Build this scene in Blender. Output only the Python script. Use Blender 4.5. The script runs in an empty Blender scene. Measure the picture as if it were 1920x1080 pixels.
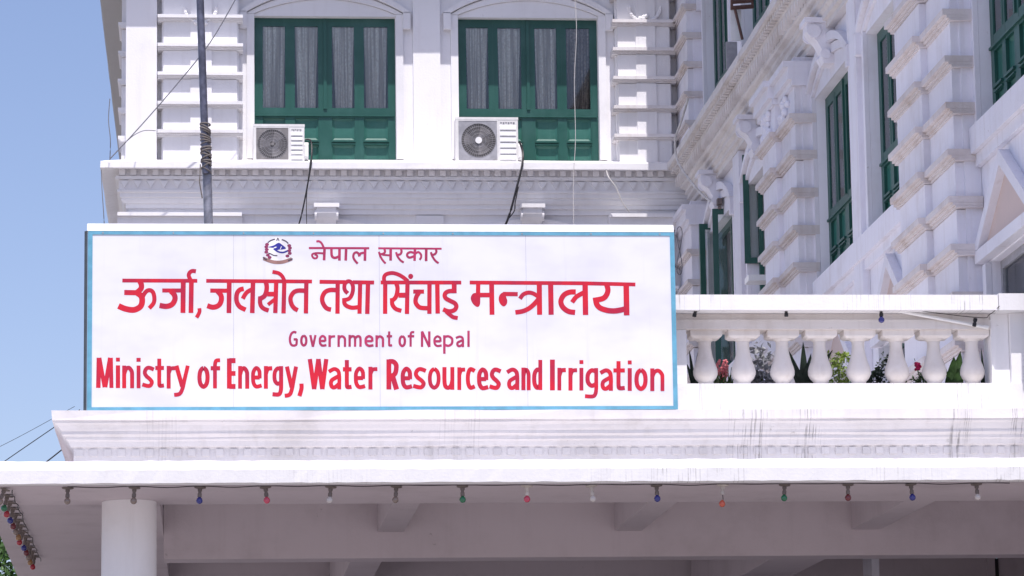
import bpy, math, random
from mathutils import Vector, Matrix
random.seed(7)
sc = bpy.context.scene
COL = sc.collection

# ---------------------------------------------------------------- camera
F = 6550.0                      # focal length in photo pixels (1920 wide)
EYE = Vector((0.0, 0.0, 1.6))
def _n(v): return Vector(v).normalized()
eY = _n((-575.0, 1110.0, 6550.0))           # facade depth axis seen from the camera (x right, y down, z forward)
up_ = Vector((-545.0, -38900.0, 6550.0))
eZ = (up_ - eY * up_.dot(eY)).normalized()
eX = eY.cross(eZ); eX.normalize()
if eX.x < 0: eX = -eX
cam_d = bpy.data.cameras.new('camera')
cam_d.sensor_width = 36.0
cam_d.lens = F / 1920.0 * 36.0
cam_d.clip_start = 0.5; cam_d.clip_end = 3000.0
cam = bpy.data.objects.new('camera', cam_d); COL.objects.link(cam)
cam.matrix_world = Matrix((
    (eX.x, -eX.y, -eX.z, EYE.x),
    (eY.x, -eY.y, -eY.z, EYE.y),
    (eZ.x, -eZ.y, -eZ.z, EYE.z),
    (0, 0, 0, 1)))
sc.camera = cam
def at(px, py, X=None, Y=None, Z=None):
    """survey helper: where a sight line meets a real plane of the place"""
    v = Vector((px - 960.0, py - 540.0, F))
    r = Vector((v.dot(eX), v.dot(eY), v.dot(eZ)))
    if Y is not None: t = (Y - EYE.y) / r.y
    elif X is not None: t = (X - EYE.x) / r.x
    else: t = (Z - EYE.z) / r.z
    return EYE + r * t

# ---------------------------------------------------------------- world, sun, exposure
SUN_EL, SUN_AZ = math.radians(67.0), math.radians(2.5)   # azimuth measured from straight behind the camera towards +X
sdir = Vector((math.sin(SUN_AZ) * math.cos(SUN_EL), -math.cos(SUN_AZ) * math.cos(SUN_EL), math.sin(SUN_EL)))
w = bpy.data.worlds.new('World'); sc.world = w; w.use_nodes = True
nt = w.node_tree; nt.nodes.clear()
sky = nt.nodes.new('ShaderNodeTexSky'); sky.sky_type = 'NISHITA'; sky.sun_disc = False
sky.sun_elevation = SUN_EL
sky.sun_rotation = math.atan2(sdir.x, sdir.y)
sky.altitude = 1400.0; sky.air_density = 1.0; sky.dust_density = 5.0; sky.ozone_density = 1.5
bg = nt.nodes.new('ShaderNodeBackground'); bg.inputs['Strength'].default_value = 0.15
out = nt.nodes.new('ShaderNodeOutputWorld')
wb = nt.nodes.new('ShaderNodeMix'); wb.data_type = 'RGBA'; wb.blend_type = 'MULTIPLY'; wb.inputs[0].default_value = 1.0
wb.inputs[7].default_value = (1.07, .98, 1.05, 1)          # the camera's slightly magenta white balance
nt.links.new(sky.outputs[0], wb.inputs[6]); nt.links.new(wb.outputs[2], bg.inputs[0]); nt.links.new(bg.outputs[0], out.inputs[0])
sun_d = bpy.data.lights.new('sun', 'SUN'); sun_d.energy = 4.6; sun_d.angle = math.radians(0.5)
sun_d.color = (1.0, 0.95, 0.92)
sun = bpy.data.objects.new('sun', sun_d); COL.objects.link(sun)
sun.rotation_euler = sdir.to_track_quat('Z', 'Y').to_euler()
sun.location = (0, -20, 40)
sc.view_settings.view_transform = 'Standard'; sc.view_settings.look = 'None'
sc.view_settings.exposure = 0.14; sc.view_settings.gamma = 1.0
sc.view_settings.use_curve_mapping = False

# ---------------------------------------------------------------- materials
def _mix(nt_, fac, a, b):
    m = nt_.nodes.new('ShaderNodeMix'); m.data_type = 'RGBA'
    for sock, val in ((m.inputs[0], fac), (m.inputs[6], a), (m.inputs[7], b)):
        if hasattr(val, 'is_linked'): nt_.links.new(val, sock)
        elif isinstance(val, (int, float)): sock.default_value = val
        else: sock.default_value = (*val, 1)
    return m.outputs[2]
def _noise(nt_, vec, scale, detail=4, rough=.55):
    n = nt_.nodes.new('ShaderNodeTexNoise'); n.inputs['Scale'].default_value = scale
    n.inputs['Detail'].default_value = detail; n.inputs['Roughness'].default_value = rough
    nt_.links.new(vec, n.inputs['Vector']); return n.outputs[0]
def _ramp(nt_, val, lo, hi, a=0.0, b=1.0):
    m = nt_.nodes.new('ShaderNodeMapRange'); m.interpolation_type = 'SMOOTHSTEP'
    nt_.links.new(val, m.inputs[0])
    m.inputs[1].default_value = lo; m.inputs[2].default_value = hi
    m.inputs[3].default_value = a; m.inputs[4].default_value = b
    return m.outputs[0]
def _mul(nt_, a, b):
    m = nt_.nodes.new('ShaderNodeMath'); m.operation = 'MULTIPLY'
    for i, v in enumerate((a, b)):
        if hasattr(v, 'is_linked'): nt_.links.new(v, m.inputs[i])
        else: m.inputs[i].default_value = v
    return m.outputs[0]
def _scale(nt_, vec, s):
    m = nt_.nodes.new('ShaderNodeMapping'); m.inputs['Scale'].default_value = s
    nt_.links.new(vec, m.inputs['Vector']); return m.outputs[0]
MATS = {}
def paint(name, base, grime=(.42, .39, .36), amount=.35, streak=.25, rough=.65, bump=.15, dark=None, dark_amt=0.0, zones=None, spec=.3, fine=28.0):
    m = bpy.data.materials.new(name); m.use_nodes = True; t = m.node_tree
    b = t.nodes['Principled BSDF']; b.inputs['Roughness'].default_value = rough
    b.inputs['Specular IOR Level'].default_value = spec
    g = t.nodes.new('ShaderNodeNewGeometry').outputs['Position']
    blot = _ramp(t, _noise(t, g, 1.3, 6, .65), .45, .8)
    stre = _ramp(t, _noise(t, _scale(t, g, (9, 9, .55)), 1.0, 4), .5, .85)
    col = _mix(t, _mul(t, blot, amount), base, grime)
    col = _mix(t, _mul(t, stre, streak), col, grime)
    if dark:
        zone = _ramp(t, _noise(t, _scale(t, g, (.75, 0, .05)), 1.0, 2), .56, .66)
        if zones:
            sep = t.nodes.new('ShaderNodeSeparateXYZ'); t.links.new(g, sep.inputs[0]); acc = None
            for (cx, hw_, am_) in zones:
                d1 = t.nodes.new('ShaderNodeMath'); d1.operation = 'SUBTRACT'; t.links.new(sep.outputs[0], d1.inputs[0]); d1.inputs[1].default_value = cx
                d2 = t.nodes.new('ShaderNodeMath'); d2.operation = 'ABSOLUTE'; t.links.new(d1.outputs[0], d2.inputs[0])
                z1 = _ramp(t, d2.outputs[0], hw_ * .5, hw_, am_, 0.0)
                if acc is None: acc = z1
                else:
                    mx_ = t.nodes.new('ShaderNodeMath'); mx_.operation = 'MAXIMUM'; t.links.new(acc, mx_.inputs[0]); t.links.new(z1, mx_.inputs[1]); acc = mx_.outputs[0]
            zone = _mul(t, acc, _ramp(t, _noise(t, _scale(t, g, (6, 0, 5)), 1.0, 4), .35, .6))
        lines = _ramp(t, _noise(t, _scale(t, g, (52, 0, 1.1)), 1.0, 3), .50, .62)
        col = _mix(t, _mul(t, _mul(t, zone, lines), dark_amt), col, dark)
    chip = _mul(t, _ramp(t, _noise(t, g, 7.5, 6, .7), .66, .70), _ramp(t, _noise(t, g, .8, 2), .45, .62))
    col = _mix(t, _mul(t, chip, min(.7, amount * 1.3)), col, tuple(c * .8 for c in grime))
    oi = t.nodes.new('ShaderNodeObjectInfo')
    hv = t.nodes.new('ShaderNodeHueSaturation'); t.links.new(_ramp(t, oi.outputs['Random'], 0, 1, .92, 1.03), hv.inputs['Value']); t.links.new(col, hv.inputs['Color']); col = hv.outputs[0]
    t.links.new(col, b.inputs['Base Color'])
    if bump:
        bm_ = t.nodes.new('ShaderNodeBump'); bm_.inputs['Strength'].default_value = bump; bm_.inputs['Distance'].default_value = .02
        t.links.new(_noise(t, g, fine, 5, .6), bm_.inputs['Height']); t.links.new(bm_.outputs[0], b.inputs['Normal'])
    MATS[name] = m; return m
def plain(name, base, rough=.5, metal=0.0, spec=.4, var=.15, scale=9.0):
    m = bpy.data.materials.new(name); m.use_nodes = True; t = m.node_tree
    b = t.nodes['Principled BSDF']; b.inputs['Roughness'].default_value = rough
    b.inputs['Metallic'].default_value = metal; b.inputs['Specular IOR Level'].default_value = spec
    g = t.nodes.new('ShaderNodeNewGeometry').outputs['Position']
    f = _ramp(t, _noise(t, g, scale, 4), .3, .75)
    t.links.new(_mix(t, f, tuple(c * (1 - var) for c in base), tuple(min(1, c * (1 + var)) for c in base)), b.inputs['Base Color'])
    MATS[name] = m; return m
paint('wall', (.85, .84, .855), grime=(.55, .52, .50), amount=.22, streak=.22)
paint('wing_wall', (.80, .795, .86), grime=(.50, .44, .42), amount=.32, streak=.35, bump=.25, dark=(.25, .22, .21), dark_amt=.4)
paint('trim', (.84, .83, .845), grime=(.50, .47, .45), amount=.24, streak=.22)
paint('ledge', (.76, .735, .74), grime=(.45, .36, .28), amount=.6, streak=.25)
paint('wing_ledge', (.70, .655, .65), grime=(.42, .33, .27), amount=.65, streak=.4, bump=.4)
paint('wing_cornice', (.72, .69, .68), grime=(.42, .36, .31), amount=.5, streak=.35, bump=.3)
ZN = [(at(px, 815, Y=35.1).x, hw_, am_) for px, hw_, am_ in ((1405, .26, 1), (1515, .2, .8), (1800, .13, 1), (1905, .1, .8), (860, .3, .25), (300, .25, .2))]
paint('portico_paint', (.70, .675, .685), grime=(.42, .39, .37), amount=.45, streak=.3, dark=(.10, .09, .085), dark_amt=.7, zones=ZN)
paint('fascia_paint', (.81, .80, .81), grime=(.45, .43, .40), amount=.15, streak=.14, dark=(.16, .15, .12), dark_amt=.55, zones=[(at(px, 890, Y=34.0).x, hw_, am_) for px, hw_, am_ in ((1270, .35, .9), (1370, .2, .6), (1700, .6, .4), (1880, .25, .9), (600, .8, .3), (1150, .3, .5))])
paint('baluster_paint', (.81, .765, .74), grime=(.46, .38, .32), amount=.5, streak=.35)
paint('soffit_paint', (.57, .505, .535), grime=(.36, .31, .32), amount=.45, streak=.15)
paint('pediment_pink', (.62, .50, .46), amount=.2, streak=.2)
paint('green_paint', (.010, .080, .062), grime=(.05, .14, .125), amount=.6, streak=.4, rough=.42, bump=.1, spec=.5)
paint('green_panel', (.024, .135, .105), grime=(.09, .22, .19), amount=.6, streak=.4, rough=.45, bump=.1, spec=.5)
paint('eave_shade_grey', (.44, .43, .41), amount=.5, streak=.3)  # shade of the eave underside put into the base colour as darker grey
paint('flat_roof', (.5, .48, .46), amount=.4)
plain('frame_grey', (.33, .33, .36), .4)
plain('ac_white', (.74, .73, .72), .35, var=.06)
plain('ac_louvre', (.80, .80, .81), .3, var=.04)
plain('ac_dark', (.10, .095, .095), .5)
plain('ac_grey', (.22, .21, .21), .5)
plain('white_plastic', (.82, .82, .82), .3, var=.04)
plain('black_cable', (.018, .017, .02), .5)
plain('white_cable', (.62, .60, .58), .5)
plain('grey_wire', (.20, .20, .22), .5)
plain('pole_steel', (.14, .14, .18), .35, .6, var=.3, scale=14)
plain('pole_grey', (.27, .27, .31), .4, .4, var=.3, scale=14)
plain('rope', (.16, .14, .13), .8)
plain('blue_frame', (.13, .36, .50), .4, var=.12)
plain('flashing', (.80, .81, .82), .35, var=.05)
plain('iron', (.055, .07, .085), .5)
plain('brown_iron', (.12, .06, .05), .6)
plain('socket', (.16, .13, .12), .5)
plain('socket_pale', (.55, .50, .46), .5)
plain('terracotta', (.36, .17, .10), .7)
plain('trunk', (.12, .08, .055), .8)
plain('soil', (.05, .035, .025), .9)
plain('ground', (.29, .27, .26), .8, scale=2.0)
plain('dark_void', (.03, .028, .03), .7)
for nm, c in dict(leaf_dark=(.018, .035, .022), leaf_mid=(.05, .11, .03), leaf_lime=(.24, .34, .06), leaf_broad=(.045, .10, .025),
                  leaf_grey=(.30, .31, .33), leaf_tree=(.06, .13, .03), petal_pink=(.72, .20, .22), petal_rose=(.55, .015, .10), stem=(.12, .17, .07)).items():
    plain(nm, c, .5, var=.3, scale=14)
def sign_white():
    m = bpy.data.materials.new('sign_white'); m.use_nodes = True; t = m.node_tree
    b = t.nodes['Principled BSDF']; b.inputs['Roughness'].default_value = .35; b.inputs['Specular IOR Level'].default_value = .35
    g = t.nodes.new('ShaderNodeNewGeometry').outputs['Position']
    f = _ramp(t, _noise(t, _scale(t, g, (1.1, 1, 2.0)), 1.2, 3), .35, .8)
    sk = _ramp(t, _noise(t, _scale(t, g, (14, 0, .7)), 1.0, 3), .56, .8, 0, .22)
    t.links.new(_mix(t, sk, _mix(t, f, (.755, .755, .785), (.65, .64, .72)), (.50, .48, .52)), b.inputs['Base Color'])
    MATS['sign_white'] = m
sign_white()
def sign_red():
    m = bpy.data.materials.new('sign_red'); m.use_nodes = True; t = m.node_tree
    b = t.nodes['Principled BSDF']; b.inputs['Roughness'].default_value = .4; b.inputs['Specular IOR Level'].default_value = .3
    g = t.nodes.new('ShaderNodeNewGeometry').outputs['Position']
    f = _ramp(t, _noise(t, _scale(t, g, (5, 1, 3)), 1.5, 3), .35, .7)
    t.links.new(_mix(t, f, (.60, .016, .036), (.42, .018, .055)), b.inputs['Base Color'])
    MATS['sign_red'] = m
sign_red()
plain('sign_crimson', (.40, .03, .10), .4, var=.15)
plain('emblem_maroon', (.24, .035, .10), .4); plain('emblem_blue', (.03, .03, .26), .4)
plain('emblem_brown', (.33, .18, .16), .4); plain('emblem_white', (.8, .78, .8), .4); plain('emblem_dark', (.07, .05, .08), .4)
plain('mark_grey', (.22, .22, .25), .5)
def glass(name, tint, refl=.5):
    m = bpy.data.materials.new(name); m.use_nodes = True; t = m.node_tree; t.nodes.clear()
    o = t.nodes.new('ShaderNodeOutputMaterial'); mx = t.nodes.new('ShaderNodeMixShader')
    tr = t.nodes.new('ShaderNodeBsdfTransparent'); tr.inputs[0].default_value = (*tint, 1)
    gl = t.nodes.new('ShaderNodeBsdfGlossy'); gl.inputs['Roughness'].default_value = .03; gl.inputs['Color'].default_value = (.9, .93, .95, 1)
    fr = t.nodes.new('ShaderNodeFresnel'); fr.inputs['IOR'].default_value = 1.55
    t.links.new(fr.outputs[0], mx.inputs[0]); t.links.new(tr.outputs[0], mx.inputs[1]); t.links.new(gl.outputs[0], mx.inputs[2])
    t.links.new(mx.outputs[0], o.inputs[0]); MATS[name] = m
glass('glass', (.90, .93, .92))
def curtain(name, a, b_):
    m = bpy.data.materials.new(name); m.use_nodes = True; t = m.node_tree
    b = t.nodes['Principled BSDF']; b.inputs['Roughness'].default_value = .9; b.inputs['Specular IOR Level'].default_value = .1
    g = t.nodes.new('ShaderNodeNewGeometry').outputs['Position']
    f = _ramp(t, _noise(t, _scale(t, g, (30, 30, 24)), 1.0, 3), .42, .62, 0, .7)
    col = _mix(t, f, b_, a)
    pl = _ramp(t, _noise(t, _scale(t, g, (22, 22, .5)), 1.0, 2), .38, .66)
    t.links.new(_mix(t, pl, tuple(c * .70 for c in a), col), b.inputs['Base Color']); MATS[name] = m
curtain('lace', (.68, .58, .54), (.97, .90, .85)); curtain('lace_dark', (.16, .11, .10), (.50, .40, .37))
def bulb(name, c, trans=.0):
    m = bpy.data.materials.new(name); m.use_nodes = True; b = m.node_tree.nodes['Principled BSDF']
    b.inputs['Base Color'].default_value = (*c, 1); b.inputs['Roughness'].default_value = .12; b.inputs['Specular IOR Level'].default_value = .6
    b.inputs['Coat Weight'].default_value = .5
    n = m.node_tree.nodes.new('ShaderNodeTexNoise'); n.inputs['Scale'].default_value = 30
    m.node_tree.links.new(_mix(m.node_tree, n.outputs[0], tuple(x * .85 for x in c), c), b.inputs['Base Color'])
    MATS[name] = m
for nm, c in dict(blue=(.02, .025, .22), pink=(.60, .06, .12), green=(.01, .16, .07), red=(.40, .012, .03), maroon=(.16, .015, .025),
                  orange=(.60, .10, .05), white=(.62, .57, .54), clear=(.24, .18, .15), amber=(.33, .17, .06)).items():
    bulb('bulb_' + nm, c)

# ---------------------------------------------------------------- mesh helpers
BASE = {}
def base_of(o):
    return BASE.get(o.name, Vector((0, 0, 0))) if o is not None else Vector((0, 0, 0))
def meshobj(name, me, mat, parent=None, loc=(0, 0, 0)):
    o = bpy.data.objects.new(name, me); COL.objects.link(o)
    if mat is not None and not me.materials: me.materials.append(MATS[mat])
    o.parent = parent; o.location = loc
    return o
class MB:
    def __init__(s): s.v = []; s.f = []
    def add(s, vs, fs):
        k = len(s.v); s.v += [tuple(v) for v in vs]; s.f += [tuple(i + k for i in f) for f in fs]; return s
    def box(s, x0, x1, y0, y1, z0, z1):
        x0, x1 = min(x0, x1), max(x0, x1); y0, y1 = min(y0, y1), max(y0, y1); z0, z1 = min(z0, z1), max(z0, z1)
        return s.add([(x0, y0, z0), (x1, y0, z0), (x1, y1, z0), (x0, y1, z0), (x0, y0, z1), (x1, y0, z1), (x1, y1, z1), (x0, y1, z1)],
                     [(3, 2, 1, 0), (4, 5, 6, 7), (0, 1, 5, 4), (1, 2, 6, 5), (2, 3, 7, 6), (3, 0, 4, 7)])
    def prism(s, poly, y0, y1):
        """polygon in XZ (counter-clockwise seen from -Y), extruded along Y"""
        n = len(poly)
        vs = [(x, y0, z) for x, z in poly] + [(x, y1, z) for x, z in poly]
        fs = [tuple(range(n)), tuple(reversed(range(n, 2 * n)))] + [(i + n, (i + 1) % n + n, (i + 1) % n, i) for i in range(n)]
        return s.add(vs, fs)
    def prism_x(s, poly, x0, x1):
        """polygon in YZ extruded along X"""
        n = len(poly)
        vs = [(x0, y, z) for y, z in poly] + [(x1, y, z) for y, z in poly]
        fs = [tuple(range(n)), tuple(reversed(range(n, 2 * n)))] + [(i + n, (i + 1) % n + n, (i + 1) % n, i) for i in range(n)]
        return s.add(vs, fs)
    def tube(s, pts, r, n=6, r1=None):
        pts = [Vector(p) for p in pts]; m = len(pts); k0 = len(s.v); rings = []
        for i, p in enumerate(pts):
            d = (pts[min(i + 1, m - 1)] - pts[max(i - 1, 0)]).normalized()
            a = d.orthogonal().normalized() if abs(d.z) > .95 else d.cross(Vector((0, 0, 1))).normalized()
            b = d.cross(a).normalized(); rr = r if r1 is None else r + (r1 - r) * i / (m - 1)
            rings.append([p + (a * math.cos(2 * math.pi * j / n) + b * math.sin(2 * math.pi * j / n)) * rr for j in range(n)])
        vs = [q for ring in rings for q in ring]
        fs = [(i * n + j, i * n + (j + 1) % n, (i + 1) * n + (j + 1) % n, (i + 1) * n + j) for i in range(m - 1) for j in range(n)]
        fs += [tuple(reversed(range(n))), tuple(range((m - 1) * n, m * n))]
        return s.add(vs, fs)
    def lathe(s, prof, n=20, c=(0, 0, 0)):
        """profile of (radius, z) turned round Z"""
        vs = [(c[0] + r * math.cos(2 * math.pi * j / n), c[1] + r * math.sin(2 * math.pi * j / n), c[2] + z) for r, z in prof for j in range(n)]
        m = len(prof)
        fs = [(i * n + j, i * n + (j + 1) % n, (i + 1) * n + (j + 1) % n, (i + 1) * n + j) for i in range(m - 1) for j in range(n)]
        fs += [tuple(reversed(range(n))), tuple(range((m - 1) * n, m * n))]
        return s.add(vs, fs)
    def disc_y(s, cx, cz, r, y0, y1, n=28):
        return s.prism([(cx + r * math.cos(2 * math.pi * j / n), cz + r * math.sin(2 * math.pi * j / n)) for j in range(n)], y0, y1)
    def sphere(s, c, r, n=10, m=6, sz=1.0):
        prof = [(max(1e-4, r * math.sin(math.pi * i / m)), -r * sz * math.cos(math.pi * i / m)) for i in range(m + 1)]
        return s.lathe(prof, n, c)
    def mesh(s, name):
        me = bpy.data.meshes.new(name); me.from_pydata(s.v, [], s.f); me.update(); return me
    def build(s, name, mat, parent=None, base=None, smooth=False):
        b = base_of(parent) if base is None else Vector(base)
        me = bpy.data.meshes.new(name); me.from_pydata([(x - b.x, y - b.y, z - b.z) for x, y, z in s.v], [], s.f); me.update()
        if smooth: smooth_by_angle(me)
        o = meshobj(name, me, mat, parent); BASE[o.name] = b if parent is not None else Vector((0, 0, 0))
        return o
def smooth_by_angle(me, ang=40):
    for p in me.polygons: p.use_smooth = True
    me.set_sharp_from_angle(angle=math.radians(ang))
def tag(o, label, cat, group=None):
    o['label'] = label; o['category'] = cat
    if group: o['group'] = group
    return o
def thing(name, label, cat, loc, group=None):
    o = bpy.data.objects.new(name, None); COL.objects.link(o); o.location = loc; o.empty_display_size = .2
    BASE[o.name] = Vector(loc); return tag(o, label, cat, group)
def copy_tree(o, parent):
    c = o.copy(); COL.objects.link(c); c.parent = parent
    for ch in list(o.children): copy_tree(ch, c)
    return c
def spline(pts, sub=6, closed=False):
    P = [Vector(p) for p in pts]; n = len(P); out_ = []
    rng = range(n if closed else n - 1)
    for i in rng:
        if closed: p0, p1, p2, p3 = P[(i - 1) % n], P[i], P[(i + 1) % n], P[(i + 2) % n]
        else: p0, p1, p2, p3 = P[max(i - 1, 0)], P[i], P[i + 1], P[min(i + 2, n - 1)]
        for k in range(sub):
            t = k / sub
            out_.append(.5 * ((2 * p1) + (p2 - p0) * t + (2 * p0 - 5 * p1 + 4 * p2 - p3) * t * t + (3 * p1 - p0 - 3 * p2 + p3) * t ** 3))
    out_.append(P[0].copy() if closed else P[-1].copy()); return out_
def sweep(path, prof, step=.7, jit=.004, seed=1):
    """moulding: profile of (out, z) carried along a path in plan with mitred corners"""
    rnd = random.Random(seed)
    P = [Vector((x, y)) for x, y in path]; n = len(P)
    dirs = [(P[i + 1] - P[i]).normalized() for i in range(n - 1)]
    nor = [Vector((d.y, -d.x)) for d in dirs]
    st = []
    for i in range(n):
        if i == 0: st.append((P[0], nor[0]))
        elif i == n - 1: st.append((P[-1], nor[-1]))
        else:
            a, b = nor[i - 1], nor[i]; st.append((P[i], (a + b) / (1 + a.dot(b))))
        if i < n - 1:
            L = (P[i + 1] - P[i]).length; k = int(L / step)
            lo = .15 if n > 2 else 0
            for j in range(1, k):
                st.append((P[i].lerp(P[i + 1], j / k), nor[i]))
    mb = MB(); m = len(prof); vs = []
    for (p, nv) in st:
        for (o, z) in prof:
            q = p + nv * (o + rnd.uniform(-jit, jit))
            vs.append((q.x, q.y, z + rnd.uniform(-jit, jit)))
    fs = [(i * m + j, (i + 1) * m + j, (i + 1) * m + (j + 1) % m, i * m + (j + 1) % m) for i in range(len(st) - 1) for j in range(m)]
    fs += [tuple(range(m)), tuple(reversed(range((len(st) - 1) * m, len(st) * m)))]
    return mb.add(vs, fs)
def zat(px, py, Y): return at(px, py, Y=Y).z
def xat(px, py, Y): return at(px, py, Y=Y).x
def wall_grid(u0, u1, v0, v1, holes, y0, y1, mb=None):
    mb = mb or MB()
    us = sorted({u0, u1, *[h[0] for h in holes], *[h[1] for h in holes]}); vs = sorted({v0, v1, *[h[2] for h in holes], *[h[3] for h in holes]})
    for a, b in zip(us, us[1:]):
        run = None
        for c, d in zip(vs, vs[1:]):
            inside = any(h[0] - 1e-6 <= a and b <= h[1] + 1e-6 and h[2] - 1e-6 <= c and d <= h[3] + 1e-6 for h in holes)
            if inside:
                if run: mb.box(a, b, y0, y1, run[0], run[1]); run = None
            else: run = (run[0], d) if run else (c, d)
        if run: mb.box(a, b, y0, y1, run[0], run[1])
    return mb

# ================================================================ levels and plan of the building
YF = 60.0                                   # front wall plane
XL = xat(237, 180, YF)                      # left corner of the front block
XW = 8.60                                   # wall plane of the side wing (faces -X)
YEND = 34.60                                # near end of the wing
XR_ = XW + 9.0
Z_C0 = zat(700, 402, 59.85)                 # cornice over the lower storey: bottom, top
Z_C1 = zat(700, 304, 59.44)
Z_EAVE = 15.96 + 1.6                        # underside of the upper eave
Z_TOP = Z_EAVE + 1.3
ground_me = MB().add([(-600, -300, 0), (600, -300, 0), (600, 900, 0), (-600, 900, 0)], [(0, 1, 2, 3)])
g = ground_me.build('ground', 'ground'); g['kind'] = 'structure'

B = thing('government_building', 'white stucco ministry building with green windows, banded pilasters and a long side wing', 'building', (3.5, YF, 0))

# ---------------------------------------------------------------- windows (front local frame: x along wall, y into wall, z up)
WW, WH = xat(742, 170, YF) - xat(477, 170, YF), zat(610, 31, YF) - zat(610, 305, YF)
PANES = [(16 / 265, 58 / 265), (76 / 265, 120 / 265), (146 / 265, 188 / 265), (206 / 265, 251 / 265)]
PV = (.385, .945); ROWS = [(.165, .315), (.012, .132)]
def curtain_mesh(u0, u1, v0, v1, y, seed):
    r = random.Random(seed); n = 26; mb = MB(); ph = r.uniform(0, 6); amp = [r.uniform(.010, .017) for _ in range(n + 1)]
    top, bot = [], []
    sk = r.uniform(-.03, .03); pin = r.uniform(.0, .05)
    for i in range(n + 1):
        t = i / n; d = math.sin(ph + t * 17.0 + t * 9 + math.sin(t * 7 + ph) * .1) * amp[i]
        top.append((u0 + (u1 - u0) * t, y + d * .6, v1)); bot.append((u0 + pin + sk * .5 + (u1 - u0 - 2 * pin) * t, y + d * 1.5, v0))
    mid = [tuple((a[k] + b[k]) / 2 + (.004 if k == 1 else 0) for k in range(3)) for a, b in zip(top, bot)]
    mb.add(top + mid + bot, [(i + n + 1, i + n + 2, i + 1, i) for i in range(n)] + [(i + 2 * n + 2, i + 2 * n + 3, i + n + 2, i + n + 1) for i in range(n)])
    return mb
def make_window(parent, loc, rotz, dark=(), seed=0, openleaf=False, wfac=1.0, curt=True):
    """frame is the part; panes, curtains and panels its sub-parts"""
    w_, h_ = WW * wfac, WH
    mb = MB(); e = .0
    d0, d1 = .0, .07
    cuts = [0.0] + [x for p in PANES for x in p] + [1.0]
    for i in range(0, len(cuts), 2):                       # stiles
        mb.box(cuts[i] * w_, cuts[i + 1] * w_, d0, d1, 0, h_)
    for a, b in PANES:                                     # rails between them
        mb.box(a * w_, b * w_, d0, d1, PV[1] * h_, h_)
        mb.box(a * w_, b * w_, d0 + .002, d1, ROWS[0][1] * h_, PV[0] * h_)
        mb.box(a * w_, b * w_, d0 + .004, d1, ROWS[1][1] * h_, ROWS[0][0] * h_)
        mb.box(a * w_, b * w_, d0 + .004, d1, 0, ROWS[1][0] * h_)
        mb.box(a * w_ - .012, b * w_ + .012, d0 - .022, d0 - .001, ROWS[1][1] * h_ + .006, ROWS[1][1] * h_ + .022)
        mb.box(a * w_ - .015, b * w_ + .015, d0 - .03, d0 - .001, ROWS[0][0] * h_ - .035, ROWS[0][0] * h_ - .004)
    mid = (PANES[1][1] + PANES[2][0]) / 2 * w_
    mb.box(mid - .03, mid + .03, d0 - .025, d0 - .001, PV[0] * h_ - .02, h_ - .03)
    mb.box(.02, w_ - .02, d0 - .03, d0 - .001, ROWS[0][1] * h_ + .03, ROWS[0][1] * h_ + .06)
    for q in (PANES[0][1] + .035, PANES[2][1] + .035):
        mb.box(q * w_ - .006, q * w_ + .006, d0 - .006, d0 - .001, PV[0] * h_, h_ - .05)
    win = mb.build('window', 'green_paint', parent, base=(0, 0, 0)); win.location = Vector(loc) - base_of(parent); win.rotation_euler = (0, 0, rotz)
    BASE[win.name] = Vector((0, 0, 0))
    for k, (a, b) in enumerate(PANES):
        MB().box(a * w_, b * w_, .016, .021, PV[0] * h_, PV[1] * h_).build('pane', 'glass', win, base=(0, 0, 0))
        if curt:
            cm = curtain_mesh(a * w_ + .004, b * w_ - .004, PV[0] * h_ + .004, PV[1] * h_ - .004, .050, seed * 10 + k)
            c = cm.build('curtain', 'lace_dark' if k in dark else 'lace', win, base=(0, 0, 0), smooth=False)
        for (r0, r1) in ROWS:
            p = MB(); u0, u1, v0, v1 = a * w_, b * w_, r0 * h_, r1 * h_; i_ = .045
            o4 = [(u0, v0), (u1, v0), (u1, v1), (u0, v1)]; i4 = [(u0 + i_, v0 + i_), (u1 - i_, v0 + i_), (u1 - i_, v1 - i_), (u0 + i_, v1 - i_)]
            vs = [(x, .040, z) for x, z in o4] + [(x, .056, z) for x, z in i4] + [(x, .066, z) for x, z in o4]
            p.add(vs, [(0, 1, 5, 4), (1, 2, 6, 5), (2, 3, 7, 6), (3, 0, 4, 7), (4, 5, 6, 7), (1, 0, 8, 9), (2, 1, 9, 10), (3, 2, 10, 11), (0, 3, 11, 8), (11, 10, 9, 8)])
            p.build('panel', 'green_panel', win, base=(0, 0, 0))
    if not curt:
        MB().box(.03, w_ - .03, .3, .32, 0, h_).build('blind', 'lace_dark', win, base=(0, 0, 0))
    return win
def arc_pts(u0, u1, vs, rise, n=18):
    c = (u1 - u0) / 2; R = (c * c + rise * rise) / (2 * rise); cx = (u0 + u1) / 2; cz = vs + rise - R; a0 = math.asin(c / R)
    return [(cx + R * math.sin(-a0 + 2 * a0 * i / n), cz + R * math.cos(-a0 + 2 * a0 * i / n)) for i in range(n + 1)]
def arch_band(mb, u0, u1, vs, rise, th, y0, y1, n=18):
    a = arc_pts(u0, u1, vs, rise, n); b = arc_pts(u0 - th, u1 + th, vs, rise + th * .95, n)
    for i in range(n):
        mb.prism([a[i], a[i + 1], b[i + 1], b[i]][::-1], y0, y1)
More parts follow.
